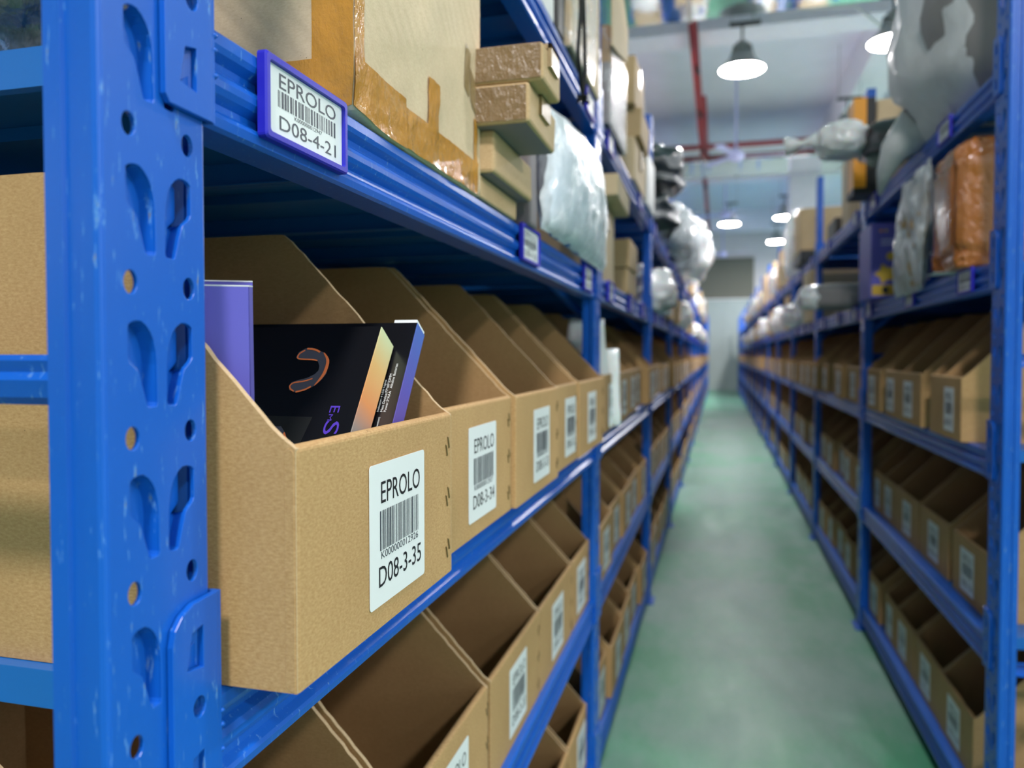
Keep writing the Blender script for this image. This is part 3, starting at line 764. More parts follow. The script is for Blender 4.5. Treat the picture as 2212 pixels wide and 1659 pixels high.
def pillow(name, lab, cat, X, quad, thick, mats, seed=0, group=None, amp=.012, bulge=.6, nu=34, nv=26, rot=0):
    """sealed pouch standing in the YZ plane: quad = bottom-near, bottom-far, top-far, top-near as (y, z)"""
    y0 = sum(q[0] for q in quad) / 4; z0 = min(q[1] for q in quad)
    o = tag(empty(name, (X, y0, z0), rot), lab, cat, group)
    def sheet(th, s_):
        mb = MB(); vs = []
        for sd in (1, -1):
            for j in range(nv + 1):
                for i in range(nu + 1):
                    u, v_ = i / nu, j / nv
                    yb = quad[0][0] * (1 - u) + quad[1][0] * u; zb = quad[0][1] * (1 - u) + quad[1][1] * u
                    yt = quad[3][0] * (1 - u) + quad[2][0] * u; zt = quad[3][1] * (1 - u) + quad[2][1] * u
                    y = yb * (1 - v_) + yt * v_; z = zb * (1 - v_) + zt * v_
                    e = (max(0, 4 * u * (1 - u)) ** .45) * (max(0, 4 * v_ * (1 - v_)) ** .5)
                    q = Vector((y * 9, z * 9, s_ * 3.1 + sd))
                    r_ = noise.noise(q) * .7 + (.4 - abs(noise.noise(q * 1.9 + Vector((3, 1, 0))))) + .5 * (.4 - abs(noise.noise(q * 4.3)))
                    x = sd * (th * .5 * e + amp * r_ * (.25 + .75 * e))
                    ed = amp * 1.1 * noise.noise(Vector((y * 23, z * 23, s_)))
                    vs.append((x + ed * (1 - e), y - y0 + ed * (1 - e), z - z0 + abs(ed) * (1 - e)))
        n1 = (nu + 1) * (nv + 1); fs = []
        for sd in (0, 1):
            for j in range(nv):
                for i in range(nu):
                    a = sd * n1 + j * (nu + 1) + i; fs.append((a, a + 1, a + nu + 2, a + nu + 1))
        mb.add(vs, fs, 0, True); return mb
    for k, mt in enumerate(mats):
        sc_ = 1.0 if k == 0 else .72
        mb = sheet(thick * sc_, seed + k)
        if k: 
            mb.v = [(x, y * .86, .012 + z * .86) for x, y, z in mb.v]
        put(mb.mesh('pouch_film' if k == 0 else 'pouch_filling', [mt]), 'pouch_film' if k == 0 else 'pouch_filling', o)
    return o
Z4, Z5 = LV[3] + .001, LV[4] + .001

# --- big taped carton on the fourth shelf
def taped_carton():
    x1, y0, y1, z0, z1 = -.2715, .545, .866, Z4, Z4 + .300
    x0 = x1 - .42
    o = tag(empty('taped_carton', ((x0 + x1) / 2, (y0 + y1) / 2, z0)), 'big pale shipping carton with shiny brown tape wrapped round its corner', 'carton')
    org = Vector(((x0 + x1) / 2, (y0 + y1) / 2, z0)); C = Vector((x1, y0, z0))
    def wp(p, off=0):
        p = Vector(p); d = (p - C).length
        nn = Vector((0, 0, 0)); k = max(0, 1 - d / .075) ** 2
        p = p + Vector((-.006, .008, .010)) * k
        e = noise.noise(p * 22) * .0016 + noise.noise(p * 60) * .0007
        if abs(p.x - x1) < .03: p.x += e
        if abs(p.y - y0) < .03: p.y -= e * .6
        return p - org
    def patch(mb, o_, du, dv, nu, nv, off, mi=0, cr=0):
        o_, du, dv, off = map(Vector, (o_, du, dv, off)); vs = []
        for j in range(nv + 1):
            for i in range(nu + 1):
                p = o_ + du * (i / nu) + dv * (j / nv); q = wp(p) + off
                if cr: q += off.normalized() * abs(noise.noise(p * 95)) * cr
                vs.append(q)
        mb.add(vs, [(j * (nu + 1) + i, j * (nu + 1) + i + 1, (j + 1) * (nu + 1) + i + 1, (j + 1) * (nu + 1) + i) for j in range(nv) for i in range(nu)], mi, True)
    mb = MB(); W_, L_, H_ = x1 - x0, y1 - y0, z1 - z0
    patch(mb, (x0, y0, z0), (W_, 0, 0), (0, 0, H_), 40, 24, (0, 0, 0)); patch(mb, (x1, y0, z0), (0, L_, 0), (0, 0, H_), 40, 30, (0, 0, 0))
    patch(mb, (x0, y1, z0), (W_, 0, 0), (0, 0, H_), 4, 4, (0, 0, 0)); patch(mb, (x0, y0, z0), (0, L_, 0), (0, 0, H_), 4, 4, (0, 0, 0))
    patch(mb, (x0, y0, z1), (W_, 0, 0), (0, L_, 0), 40, 40, (0, 0, 0)); patch(mb, (x0, y0, z0), (W_, 0, 0), (0, L_, 0), 40, 40, (0, 0, 0))
    mb.build('carton_body', ['carton_big'], o)
    ny, nx = (0, -.0007, 0), (.0007, 0, 0); ny2, nx2 = (0, -.0013, 0), (.0013, 0, 0)
    def strip(ps, mt='tape'):
        mb = MB()
        for a in ps: patch(mb, *a)
        mb.build('tape_strip', [mt], o)
    strip([((x1 - .036, y0, z0), (.036, 0, 0), (0, 0, H_), 14, 60, ny, 0, .0006), ((x1, y0, z0), (0, .016, 0), (0, 0, H_), 6, 60, nx, 0, .0010)])
    strip([((x1 - .11, y0, z0), (.11, 0, 0), (0, 0, .045), 40, 16, ny2, 0, .0005), ((x1, y0, z0), (0, .10, -.001), (0, .0, .044), 40, 16, nx2, 0, .0009),
           ((x1, y0 + .10, z0), (0, .211, 0), (0, 0, .036), 70, 14, nx2, 0, .0012)])
    strip([((x1, y0 + .150, z0 + .03), (0, .030, .0), (0, .004, .052), 10, 14, nx2, 0, .0012)])
    strip([((x1, y0 + .298, z0 + .034), (0, .012, 0), (0, 0, .05), 4, 14, nx, 0, .001)])
    strip([((x1, y0 + .262, z0 + .108), (0, .018, -.006), (0, .006, .050), 8, 12, nx, 0, .0004)], 'tape_pale')
    strip([((x1, y0 + .286, z0 + .100), (0, .020, -.012), (0, .0, .038), 8, 12, nx, 0, .0004)], 'tape_pale')
    strip([((x1, y0 + .212, z0 + .285), (0, .014, -.006), (0, -.012, .015), 6, 6, nx, 0, .0008)])
taped_carton()

# --- stack of flat boxes
carton('flat_box', 'lowest small flat kraft box of the stack beside the taped carton', 'box', -.46, -.272, .870, 1.036, Z4, Z4 + .027, 'carton2', None, 0, 'stack of flat boxes', 1, False)
carton('flat_box', 'second flat box from the bottom, overhanging the beam beside the taped carton', 'box', -.44, -.254, .868, 1.050, Z4 + .028, Z4 + .077, 'carton2', None, 0, 'stack of flat boxes', 2, False)
carton('flat_box', 'third flat box, taped, its near end painted shaded, jutting out of the stack', 'box', -.42, -.209, .850, .998, Z4 + .078, Z4 + .123, 'carton2', 'tape_pale', 0, 'stack of flat boxes', 3, False)
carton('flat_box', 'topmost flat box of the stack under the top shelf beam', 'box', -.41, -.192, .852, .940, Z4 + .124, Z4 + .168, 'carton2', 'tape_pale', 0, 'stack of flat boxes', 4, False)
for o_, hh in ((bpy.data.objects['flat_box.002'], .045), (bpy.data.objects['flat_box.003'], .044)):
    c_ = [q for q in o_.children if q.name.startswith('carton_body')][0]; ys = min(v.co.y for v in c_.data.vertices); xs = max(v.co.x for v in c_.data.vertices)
    mb = MB(); mb.box(-xs * .9, xs - .004, ys - .0006, ys, .003, hh - .003); mb.build('end_shade', ['shade_brown'], o_)  # thin brown sheet paints the shade onto the near end
for nm in ('flat_box.001', 'flat_box.002'):
    o_ = bpy.data.objects[nm]; c_ = [q for q in o_.children if q.name.startswith('carton_body')][0]; ys = max(v.co.y for v in c_.data.vertices); xs = max(v.co.x for v in c_.data.vertices)
    mb = MB(); mb.box(-xs * .9, xs - .005, -ys + .004, ys - .004, -.0004, 0); mb.build('bottom_patch', ['greybox'], o_)  # thin grey sheet covering the underside
carton('grey_box', 'dark grey board box standing between the flat boxes and clear bag', 'box', -.42, -.262, 1.075, 1.125, Z4, Z4 + .215, 'greybox', None, 0, None, 5, False)
pillow('clear_bag', 'tall pale blue goods in crumpled clear film hanging over the shelf beam', 'bag', -.258, [(1.130, Z4 + .002), (1.780, Z4 + .002), (1.580, Z4 + .235), (1.205, Z4 + .205)], .075, ['film', 'palecloth'], 3, None, .010)
carton('leaning_carton', 'tall kraft carton stack half hidden behind the clear film bag', 'carton', -.56, -.285, 1.88, 2.16, Z4, Z4 + .205, 'carton', 'tape_pale', 0, None, 6)
carton('torn_carton', 'kraft carton with a notched edge on top of the hidden stack', 'carton', -.55, -.245, 1.90, 2.22, Z4 + .206, Z4 + .262, 'carton', None, .03, None, 7)
carton('small_carton', 'lower of two small kraft cartons left of the third blue post', 'carton', -.52, -.268, 2.36, 2.62, Z4, Z4 + .078, 'carton2', None, 0, None, 8)
carton('small_carton', 'upper of two small kraft cartons left of the third blue post', 'carton', -.52, -.262, 2.36, 2.60, Z4 + .079, Z4 + .165, 'carton2', None, 0, None, 9)
# dark bag at the end of the fourth shelf
bag('dark_bag', 'dark clothing in shiny film at the near end of the fourth shelf', 'bag', (-.49, .442, Z4), (.10, .055, .085), M['darkbag'], M['clear'], 5, .2, 3.2)

# --- top shelf, left rack
carton('white_folder_box', 'white board box at the near end of the visible top shelf goods', 'box', -.45, -.275, 1.20, 1.30, Z5, Z5 + .32, 'conduit', None, 0, None, 10)
carton('black_box', 'slim black box between the white box and the printed carton', 'box', -.45, -.268, 1.318, 1.372, Z5, Z5 + .34, 'dark', None, 0, None, 11)
o = carton('printed_carton', 'tall film wrapped kraft carton on the top shelf behind the hanging cord', 'carton', -.56, -.262, 1.395, 1.715, Z5, Z5 + .42, 'carton', None, 0, None, 12)
mb = MB(); mb.bev(-.1515, .1515, -.163, .163, .0, .424, .006); mb.build('film_cover', ['clear'], o)
def cord():
    o = tag(empty('hanging_rope_loop', (-.25, 1.36, Z5)), 'black looped cord with a frayed knot dangling over the top shelf beam', 'cord')
    mb = MB(); z = .0
    pts = [(-.006, -.010, .42), (-.004, -.012, .20), (.010, -.010, .10), (.014, -.020, .04), (.016, -.048, -.02), (.016, -.055, -.05), (.016, -.030, -.085), (.016, -.006, -.105)]
    def sm(P):
        P = [Vector(p) for p in P]; out = []
        for i in range(len(P) - 1):
            a, b_, c_, d_ = P[max(i - 1, 0)], P[i], P[i + 1], P[min(i + 2, len(P) - 1)]
            for k in range(6):
                t = k / 6; out.append(.5 * ((2 * b_) + (c_ - a) * t + (2 * a - 5 * b_ + 4 * c_ - d_) * t * t + (3 * b_ - a - 3 * c_ + d_) * t ** 3))
        return out + [P[-1]]
    mb.tube(sm(pts), .0036, 8)
    mb.tube(sm([(-.004, .002, .42), (-.002, .004, .20), (.012, .002, .10), (.016, .004, .03), (.017, .006, -.03), (.017, .010, -.06), (.016, -.004, -.100)]), .0036, 8)
    mb.build('cord_loop', ['cord'], o)
    mb = MB(); r_ = random.Random(2)
    for k in range(26):
        a = r_.uniform(0, 6.28); b_ = r_.uniform(-1, 1)
        mb.tube([(.016, -.005, -.108), (.016 + .012 * math.cos(a), -.005 + .012 * math.sin(a), -.112 + .010 * b_)], [.003, .0012], 5)
    mb.build('cord_knot', ['cord'], o)
cord()
o = carton('open_carton', 'open kraft carton with a flap sticking out past the second blue post', 'carton', -.60, -.262, 1.89, 2.20, Z5, Z5 + .24, 'greybox', None, 0, None, 13)
mb = MB(); mb.add([(.172, -.10, .238), (.172, -.10, .239), (.173, -.10, .239)], [(0, 1, 2)]); mb.prism([(-.205, .17), (-.10, .19), (.10, .240), (.112, .33), (-.05, .40), (-.205, .42)], 0, .004, lambda u, v, q: (.180 + q, u, v)); mb.build('carton_flap', ['carton'], o); mb = MB(); mb.bev(-.171, .171, -.157, .157, .150, .2405, .003); mb.build('inner_wall', ['kraft_in'], o)
mb = MB(); mb.bev(-.174, .176, -.160, .160, 0, .236, .006); mb.build('film_cover', ['clear'], o)
carton('stacked_carton', 'kraft carton on the top shelf left of the third post, lower of three', 'carton', -.56, -.262, 2.50, 2.86, Z5, Z5 + .135, 'carton', 'tape_pale', 0, None, 14)
carton('stacked_carton', 'dark sided kraft carton in the middle of a top shelf stack', 'carton', -.55, -.245, 2.52, 2.80, Z5 + .141, Z5 + .235, 'carton2', None, 0, None, 15)
carton('stacked_carton', 'topmost small kraft carton left of the blue third post tip', 'carton', -.54, -.262, 2.48, 2.74, Z5 + .236, Z5 + .385, 'carton2', 'tape_pale', 0, None, 16)
carton('pale_carton', 'narrow pale carton just before the blue third post', 'carton', -.56, -.262, 2.93, 3.22, Z5, Z5 + .20, 'conduit', None, 0, None, 17)
bag('garment_bag', 'lower dark garment bag bulging past the left rack', 'bag', (-.40, 3.72, Z5), (.20, .26, .098), M['darkbag'], None, 11, .26, 2.6, 'dark garment bags')
bag('garment_bag', 'upper dark garment bag with bright film creases on the left rack', 'bag', (-.39, 3.74, Z5 + .198), (.21, .25, .105), M['darkbag'], None, 15, .26, 2.6, 'dark garment bags')
bag('garment_bag', 'third dark garment bag further back, streaked with white film', 'bag', (-.37, 4.62, Z5), (.20, .30, .14), M['darkbag'], M['film'], 16, .16, 2.6, 'dark garment bags')
bag('white_bag', 'huge white plastic bag spilling over the left top shelf', 'bag', (-.33, 6.0, Z5), (.27, .52, .23), M['whitebag'], None, 21, .16, 2.4, 'white plastic bags')
bag('slumped_bag', 'dark stuffed bag peeping out of the huge white bag', 'bag', (-.33, 5.33, Z5), (.18, .14, .19), M['greybag'], M['film'], 22, .14, 2.2)

# --- fourth and top shelf, right rack
o = carton('orange_parcel', 'parcel wrapped all over in glossy orange brown tape', 'parcel', .492, .86, 1.845, 2.035, Z4, Z4 + .275, 'orangewrap', None, 0, None, 18, False)
for ch in list(o.children): bpy.data.objects.remove(ch)
put(blob_mesh('taped_body', (.184, .095, .1385), [M['orangewrap']], 31, 9, .055, 4.5, .97, 72, 50, 1.1), 'taped_body', o)
mb = MB(); mb.add([(-.205, -.02, -.001), (-.205, .055, -.001), (-.10, .055, -.0005), (-.10, -.02, -.0005)], [(0, 1, 2, 3)])
mb = MB(); mb.prism([(-.205, -.005), (-.205, .07), (-.19, .075), (-.12, .07), (-.12, -.005)], -.0006, 0, lambda u, v, q: (u, v, q)); mb.build('paper_slip', ['paper'], o)
pillow('grey_film_bag', 'long grey film bag hanging over the right rack beam beside the orange parcel', 'bag', .512, [(2.22, Z4 - .018), (2.52, Z4 - .022), (2.45, Z4 + .285), (2.14, Z4 + .30)], .055, ['film', 'carton2'], 41, None, .016)
mb = MB()
for k_ in range(0): pass
def poster_box():
    x0, x1, y0, y1, h = .482, .640, 2.76, 2.98, .245
    o = tag(empty('poster_box', ((x0 + x1) / 2, (y0 + y1) / 2, Z4)), 'violet display box with yellow star print behind the second right post', 'box')
    a, b_ = (x1 - x0) / 2, (y1 - y0) / 2
    mb = MB(); mb.bev(-a, a, -b_, b_, 0, h, .002); mb.build('box_body', ['violet'], o)
    f = lambda u, v, q: (-a + u, -b_ - .0004 - q, v); mb = MB()
    star = [(.045 + .035 * (1 if k % 2 else .62) * math.cos(k * .6283), .078 + .035 * (1 if k % 2 else .62) * math.sin(k * .6283)) for k in range(10)]
    mb.prism(star, 0, .0003, f, 0); mb.prism(rrect(.15, .034, .004), 0, .0003, lambda u, v, q: f(u + .004, v + .008, q), 0)
    mb.prism([(.06 + .014 * math.cos(t), .135 + .014 * math.sin(t)) for t in [k * .5236 for k in range(12)]], 0, .0003, f, 0)
    for cx in (.045, .085): mb.prism([(cx + .010 * math.cos(t), .025 + .013 * math.sin(t)) for t in [k * .5236 for k in range(12)]], .0003, .0006, f, 1 if cx < .05 else 2)
    for v0, u1 in ((.185, .09), (.172, .10)): mb.prism([(.03, v0), (u1, v0), (u1, v0 + .006), (.03, v0 + .006)], 0, .0003, f, 3)
    for k, (u0, mi) in enumerate(((.025, 4), (.040, 0))): mb.prism([(u0, .215), (u0 + .010, .215), (u0 + .010, .222), (u0, .222)], 0, .0003, f, mi)
    mb.build('printed_artwork', ['yellow', 'dark', 'paper', 'fan', 'orange'], o)
poster_box()
bag('grey_roll', 'grey cloth roll in white film poking out into the aisle', 'bag', (.59, 3.42, Z4), (.245, .085, .052), M['greybag'], None, 51, .06, 2.0, None, 3.2)
bag('white_pouch', 'white film tip bunched at the end of the grey roll', 'bag', (.375, 3.42, Z4 + .0), (.055, .070, .048), M['whitebag'], None, 52, .15, 2.5)
carton('plain_carton', 'plain kraft carton on the right rack behind the grey roll', 'carton', .505, .80, 4.75, 5.10, Z4, Z4 + .30, 'carton', None, 0, None, 19)
# huge grey bag
bag('huge_grey_bag', 'huge grey garment bag slumped over the right top shelf corner', 'bag', (.775, 2.13, Z5), (.295, .355, .34), M['greybag'], None, 61, .13, 2.3, None, 2.6)
def grey_bag_film():
    o = bpy.data.objects['huge_grey_bag']
    m_ = blob_mesh('film_skirt', (.315, .315, .315), [M['milky']], 63, 2.6, .12, 2.0, .85, 40, 26, .8)
    q = put(m_, 'film_skirt', o); q.location = (-.01, .045, -.004)
    mb = MB(); mb.tube([(-.25, .18, .06), (-.31, .22, .0), (-.325, .26, -.05), (-.33, .30, -.10)], [.065, .038, .022, .006], 12); mb.build('film_tail', ['milky'], o)
grey_bag_film()
carton('base_carton', 'flat kraft carton under the dark coat bundle on the right top shelf', 'carton', .54, .90, 2.62, 2.86, Z5, Z5 + .040, 'carton2', None, 0, None, 20)
bag('coat_bundle', 'dark coat bundle in clear film sticking out over the aisle', 'bag', (.665, 2.70, Z5 + .041), (.235, .12, .072), M['darkbag'], None, 71, .10, 2.6)
bag('white_bag', 'knotted white plastic bag with two loops beside the dark coat bundle', 'bag', (.385, 2.71, Z5 + .078), (.075, .085, .055), M['whitebag'], None, 72, .22, 3.0, 'white plastic bags', 2.4, ((-.075, 0, .06), (-.10, .02, -.01)))
def orange_box():
    o = tag(empty('orange_black_carton', (.492, 3.01, Z5)), 'tall black carton with a bright orange corner stripe on the right top shelf', 'carton')
    mb = MB(); mb.bev(-.040, .030, -.082, .082, 0, .332, .003); mb.build('carton_body', ['dark'], o)
    mb = MB(); mb.box(-.0415, .000, -.0835, .04, .02, .331); mb.build('orange_stripe', ['orange'], o)
orange_box()
carton('black_carton', 'black carton hidden under the printed kraft package', 'carton', .526, .80, 2.95, 3.09, Z5, Z5 + .184, 'dark', None, 0, None, 27, False)
carton('kraft_package', 'kraft package with a printed side high above the coat bundle', 'package', .526, .648, 2.94, 3.09, Z5 + .185, Z5 + .327, 'carton', 'tape_pale', 0, None, 21)
carton('tall_carton', 'brown carton with a wood look edge beside the third right post', 'carton', .545, .80, 3.42, 3.62, Z5, Z5 + .235, 'carton2', 'tape', 0, None, 22)
carton('tall_carton', 'narrow kraft carton between the third right post and brown carton', 'carton', .56, .82, 3.72, 3.94, Z5, Z5 + .33, 'carton', None, 0, None, 23)
carton('small_carton', 'low kraft carton resting against the third right post', 'carton', .54, .80, 4.0, 4.3, Z5, Z5 + .10, 'dark', None, 0, None, 24)
carton('dark_tray', 'dark flat tray under the square kraft carton on the right', 'tray', .478, .76, 5.02, 5.45, Z5, Z5 + .072, 'dark', None, 0, None, 25)
carton('square_carton', 'square kraft carton standing clear against the white column', 'carton', .478, .74, 5.05, 5.40, Z5 + .073, Z5 + .335, 'carton2', None, 0, None, 26)
bag('white_bag', 'crinkled white film column left of the square kraft carton', 'bag', (.56, 5.95, Z5), (.10, .24, .22), M['whitebag'], None, 73, .25, 4.0, 'white plastic bags')

# --- pouches standing in the picking bins
pillow('white_pouch', 'tall white poly pouch standing in the first bin of the second bay', 'pouch', -.325, [(1.875, LV[2] + .006), (2.005, LV[2] + .006), (1.985, LV[2] + .280), (1.895, LV[2] + .280)], .035, ['whitebag'], 81, None, .004, rot=math.pi / 2)
pillow('white_pouch', 'shorter white pouch leaning beside the tall one, red printed', 'pouch', -.268, [(1.965, LV[2] + .006), (2.015, LV[2] + .006), (2.010, LV[2] + .205), (1.970, LV[2] + .205)], .02, ['whitebag'], 82, None, .003, rot=math.pi / 2)
bag('black_bag', 'black plastic bag bulging at the back of the last near bin', 'bag', (-.56, 1.54, LV[2] + .006), (.10, .125, .145), M['darkbag'], None, 83, .16, 2.6)

# --- further goods on the two upper levels
rn = random.Random(11)
occupied = {('left', 3): 3.30, ('left', 4): 6.7, ('right', 3): 5.2, ('right', 4): 6.8}
for side, n in (('left', NL), ('right', NR)):
    for lv in (3, 4):
        cnt = {}
        y = occupied[(side, lv)]
        yend = (YL0 if side == 'left' else YR0) + BAY * n
        k = 0
        while y < min(yend - .4, 15.5):
            wd = rn.uniform(.24, .55); y1 = y + wd
            # keep clear of the posts
            base = (YL0 if side == 'left' else YR0); bi = int((y - base) / BAY); py = base + BAY * (bi + 1)
            if y1 > py - .02 and lv == 3: 
                if py - y < .2: y = py + PW + .02; continue
                y1 = py - .02; wd = y1 - y
            if (y - base - BAY * bi) < PW + .01: y = base + BAY * bi + PW + .02; y1 = y + wd
            z = LV[lv] + .001; h = rn.uniform(.14, .27) if lv == 3 else rn.uniform(.16, .42)
            over = rn.uniform(-.03, .05); dpt = rn.uniform(.28, .42)
            xf = (XL + over) if side == 'left' else (XR - over); xb = xf - dpt if side == 'left' else xf + dpt
            x0, x1 = min(xf, xb), max(xf, xb)
            q = cnt.get(bi, 0); cnt[bi] = q + 1
            where = 'on the %s rack %s, %s bay, %s item along' % (side, LVN[lv], ORD[min(bi, 15)], ORD[q])
            if rn.random() < (.62 if lv == 3 else .5):
                bag('white_bag', 'crumpled white plastic bag ' + where, 'bag', ((x0 + x1) / 2 + (.05 if side == 'left' else -.05), (y + y1) / 2, z), (dpt * .45, wd * .47, h * .46), M['whitebag'], None, 100 + k + lv * 40, .24, 3.4, 'white plastic bags')
            else:
                carton('shelf_carton', '%s carton ' % ('pale kraft' if k % 2 else 'brown kraft') + where, 'carton', x0, x1, y, y1, z, z + h, rn.choice(['carton', 'carton2', 'carton']), rn.choice([None, 'tape_pale']), 0, 'kraft cartons on the upper shelves', k, False)
            y = y1 + rn.uniform(.02, .14); k += 1

for i in range(6, 10):
    y = YL0 + BAY * i + PW; o = empty('rack_shelf', (-1.95, y, LV[4]))
    tag(o, 'blue top shelf across the next aisle on the left, %s bay' % ORD[i], 'shelf', 'blue rack shelves'); put(BEAM, 'front_beam', o); put(DECK, 'deck', o)
    o = empty('upright_frame', (-1.95, y + BL, 0)); tag(o, 'blue upright frame across the next aisle on the left, %s bay' % ORD[i], 'rack upright', 'blue rack upright frames')
    put(POST, 'front_post', o); put(RPOST, 'rear_post', o, (-DEPTH, 0, 0)); put(FOOT, 'foot', o)
    for q in range(3): bag('white_bag', 'white plastic bag across the next aisle on the left, %s bay, %s along' % (ORD[i], ORD[q]), 'bag', (-2.2, y + .25 + q * .45, Z5), (.22, .2, .13), M['whitebag'], None, 400 + i * 3 + q, .24, 3.4, 'white plastic bags')
for side in ('left', 'right'):
    y = 8.8; k = 0
    while y < 14.5:
        wd = rn.uniform(.3, .6); h = rn.uniform(.16, .34); x = -1.1 if side == 'left' else 1.34
        lab = 'on the top shelf of the row behind the %s rack, %s along' % (side, ORD[min(k, 15)])
        if k % 3 == 1: carton('shelf_carton', 'kraft carton ' + lab, 'carton', x - .2, x + .2, y, y + wd, Z5, Z5 + h, 'carton', None, 0, 'kraft cartons on the upper shelves', k, False)
        else: bag('white_bag', 'white plastic bag ' + lab, 'bag', (x, y + wd / 2, Z5), (.2, wd * .47, h * .46), M['whitebag'], None, 300 + k, .24, 3.4, 'white plastic bags')
        y += wd + .06; k += 1

# --- gadget cartons in the nearest bin
def gadgets():
    def framed(name, tr, tilt, lab, rz=0):
        o = tag(empty(name, (tr[0], tr[1], CAMZ + tr[2])), lab, 'box'); o.rotation_euler = (-math.radians(tilt), 0, rz); return o
    # front: faces -y before tilting; local x right, z up, y thickness
    o = framed('gadget_carton', (-.265, .5785, .0223), 34.47, 'black gadget carton with an orange fading edge and crescent picture', 0)
    W_, H_, T = .165, .235, .0285
    mb = MB(); mb.box(-W_, -.0006, 0, T, -H_, 0); mb.build('carton_body', ['black'], o)
    mb = MB(); mb.box(-.0006, 0, .0004, T - .0004, -H_ + .0004, -.0004); mb.build('side_panel', ['fade_orange'], o)
    f = lambda u, v, q: (u / 1000, -q, v / 1000)
    crescent = [(-68.1, -31.0), (-67.0, -25.8), (-62.0, -22.0), (-56.7, -21.3), (-49.0, -24.3), (-43.5, -26.5), (-38.5, -33.2), (-36.8, -37.5), (-36.2, -46.2), (-38.5, -51.9), (-42.7, -57.6), (-50.4, -62.6), (-57.9, -64.1), (-63.9, -62.1), (-65.4, -58.6), (-64.2, -55.0), (-58.9, -52.8), (-51.5, -50.6), (-46.0, -47.0), (-43.8, -43.4), (-44.4, -39.0), (-47.1, -34.7), (-53.0, -33.2), (-59.8, -33.2), (-65.3, -33.2)]
    mb = MB(); mb.prism(crescent, .0001, .0003, f, 0)
    for s_, wd in (([(-47.8, -25.8), (-53.4, -23.2), (-60.5, -22.4)], 1.0), ([(-61.8, -23.9), (-65.8, -27.3), (-66.5, -30.6), (-64.1, -32.5), (-53.0, -33.1), (-47.6, -34.1)], .7),
                   ([(-44.3, -26.2), (-39.6, -31.7), (-37.7, -36.8), (-37.8, -45.5), (-40.2, -52.6), (-43.2, -57.9)], 1.6), ([(-46.6, -51.3), (-53.2, -53.8), (-61.4, -55.3), (-64.3, -57.9), (-63.2, -61.0), (-59.4, -63.4)], .7), ([(-45.6, -58.7), (-50.6, -61.9), (-57.6, -64.0)], .9)):
        P = [Vector(p) for p in s_]; Q = []
        for i in range(len(P) - 1):
            a, b_, c_, d_ = P[max(i - 1, 0)], P[i], P[i + 1], P[min(i + 2, len(P) - 1)]
            for k in range(5):
                t = k / 5; Q.append(.5 * ((2 * b_) + (c_ - a) * t + (2 * a - 5 * b_ + 4 * c_ - d_) * t * t + (3 * b_ - a - 3 * c_ + d_) * t ** 3))
        Q.append(P[-1]); n = len(Q); vs = []
        for i, p in enumerate(Q):
            d = (Q[min(i + 1, n - 1)] - Q[max(i - 1, 0)]).normalized(); nn = Vector((-d.y, d.x)) * wd * .85 * (math.sin(math.pi * (i + .6) / n) ** .6 if wd > 1 else 1)
            vs += [f(p.x + nn.x, p.y + nn.y, .0005), f(p.x - nn.x, p.y - nn.y, .0005)]
        mb.add(vs, [(2 * i, 2 * i + 1, 2 * i + 3, 2 * i + 2) for i in range(n - 1)], 1)
    # violet initials, turned a quarter
    g = lambda u, v, q: ((-12.0 - v * 1.0) / -1000 * -1 if False else (v - 26.0) / 1000, -q, (-u - 76.0) / 1000)
    put_text(mb, 'E', 0, 6, 3, 11, g, .0004, 2); put_text(mb, 'M', 7.5, 13, 3.5, 7, g, .0004, 2); put_text(mb, 'S', 13.5, 25, 2.5, 15, g, .0004, 2)
    # second picture lower down
    mb.prism([(-99, -88), (-92, -89), (-88, -94), (-90, -98), (-97, -99), (-101, -94)], .0006, .0009, f, 4)
    mb.prism([(-120, -86), (-36, -86), (-42, -128), (-120, -128)], .0001, .0002, f, 3)
    mb.prism([(-72, -96), (-60, -95), (-54, -101), (-50, -112), (-53, -112), (-58, -104), (-64, -99), (-72, -99)], .0003, .0005, f, 0)
    mb.prism([(-55, -100), (-51, -106), (-49, -114), (-50.5, -114), (-53, -107), (-56, -101)], .0005, .0006, f, 1)
    mb.build('printed_picture', [mat_plain('slate_print', (.085, .09, .125), .3), mat_plain('coral_print', (.95, .24, .08), .4), mat_plain('violet_ink', (.09, .04, .50), .4), mat_plain('dark_grey_print', (.016, .017, .018), .3), 'paper'], o)
    o = framed('gadget_carton', (-.250, .619, .0267), 33.15, 'black and violet gadget carton leaning at the back of its bin', 0)
    W_, H_, T = .19, .245, .0190
    mb = MB(); mb.box(-W_, -.0006, 0, T, -H_, 0); mb.build('carton_body', ['black'], o)
    mb = MB(); mb.box(-.0006, 0, .0004, T - .0004, -H_ + .0004, -.0004); mb.build('side_panel', ['fade_violet'], o)
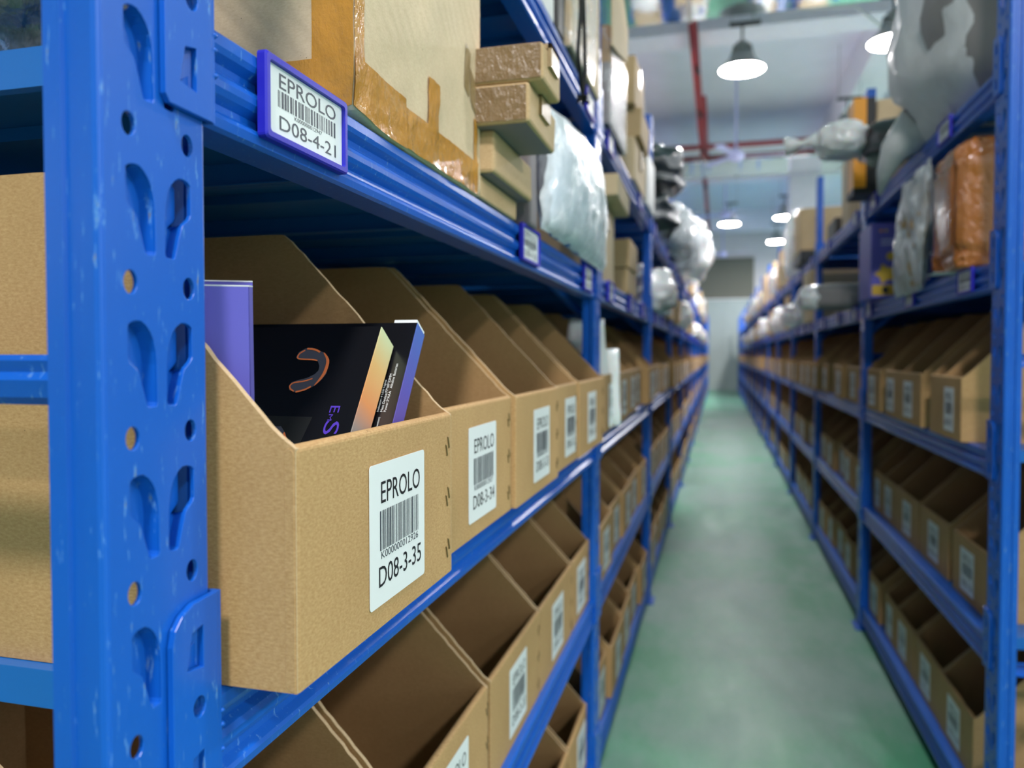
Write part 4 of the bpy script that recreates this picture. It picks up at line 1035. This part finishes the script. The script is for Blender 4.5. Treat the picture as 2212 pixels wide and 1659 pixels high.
    mb = MB(); mb.prism([(-.022, 0), (-.001, 0), (-.001, T), (-.019, T)], 0, .003, lambda u, v, q: (u, v, q)); mb.build('tuck_flap', ['paper'], o)
    mb = MB(); g = lambda u, v, q: (v / 1000, -q, u / 1000)
    def col(txt, u0, u1, v1, h): put_text(mb, txt, u0, u1, -v1, -v1 - h, lambda u, v, q: g(u, -(-v), q), .0003, 0)
    for txt, u0, u1, x in (('Power:2*AAA   Alkaline Batteries', -88, -42, 8.3), ('Main Device:77*60*22MM', -88, -52, 11.3), ('Indicator: 4 LED Lights', -88, -58, 14.3), ('(magnetic connection)', -118, -93, 11.6)):
        vs, fs = text2d(txt); mb.add([((-x - 2.4 * q_ * -1 - 2.4) / 1000 if False else (-x - 2.2 * (q_)) / 1000, -.0003, (u0 + a * (u1 - u0)) / 1000) for a, q_ in vs], fs, 0)
    mb.build('printed_text', ['paper'], o)
    # violet carton at the left, top open
    o = tag(empty('violet_carton', (-.3060, .4110, LV[2] + .006)), 'open topped violet carton standing at the left of the nearest bin', 'box'); o.rotation_euler = (math.radians(4), math.radians(0), math.radians(28))
    mb = MB(); a, b_, h, t = .028, .010, .228, .0006
    mb.box(-a, a, -b_, -b_ + t, 0, h); mb.box(-a, a, b_ - t, b_, 0, h + .003); mb.box(a - t, a, -b_, b_, 0, h); mb.box(-a, -a + t, -b_, b_, 0, h); mb.box(-a, a, -b_, b_, 0, t)
    mb.add([(.002, -b_, h - .03), (.0045, -b_ - .0012, h - .04), (.007, -b_, h - .05), (.007, -b_, 0), (.0045, -b_ - .0012, 0), (.002, -b_, 0)], [(0, 1, 4, 5), (1, 2, 3, 4)])
    mb.build('carton_body', ['violet'], o)
    mb = MB(); mb.box(-a + .001, a - .003, -b_ + .001, b_ - .001, h - .012, h - .011); mb.build('tuck_flap', ['greybox'], o)
    mb = MB()
    for yy in (-b_, b_ - .0007): mb.box(-a, a, yy - .0001, yy + .0008, h + (.003 if yy > 0 else 0), h + (.0038 if yy > 0 else .0008))
    mb.box(a - .0007, a + .0001, -b_, b_, h, h + .0008); mb.build('cut_rim', ['paper'], o)
gadgets()
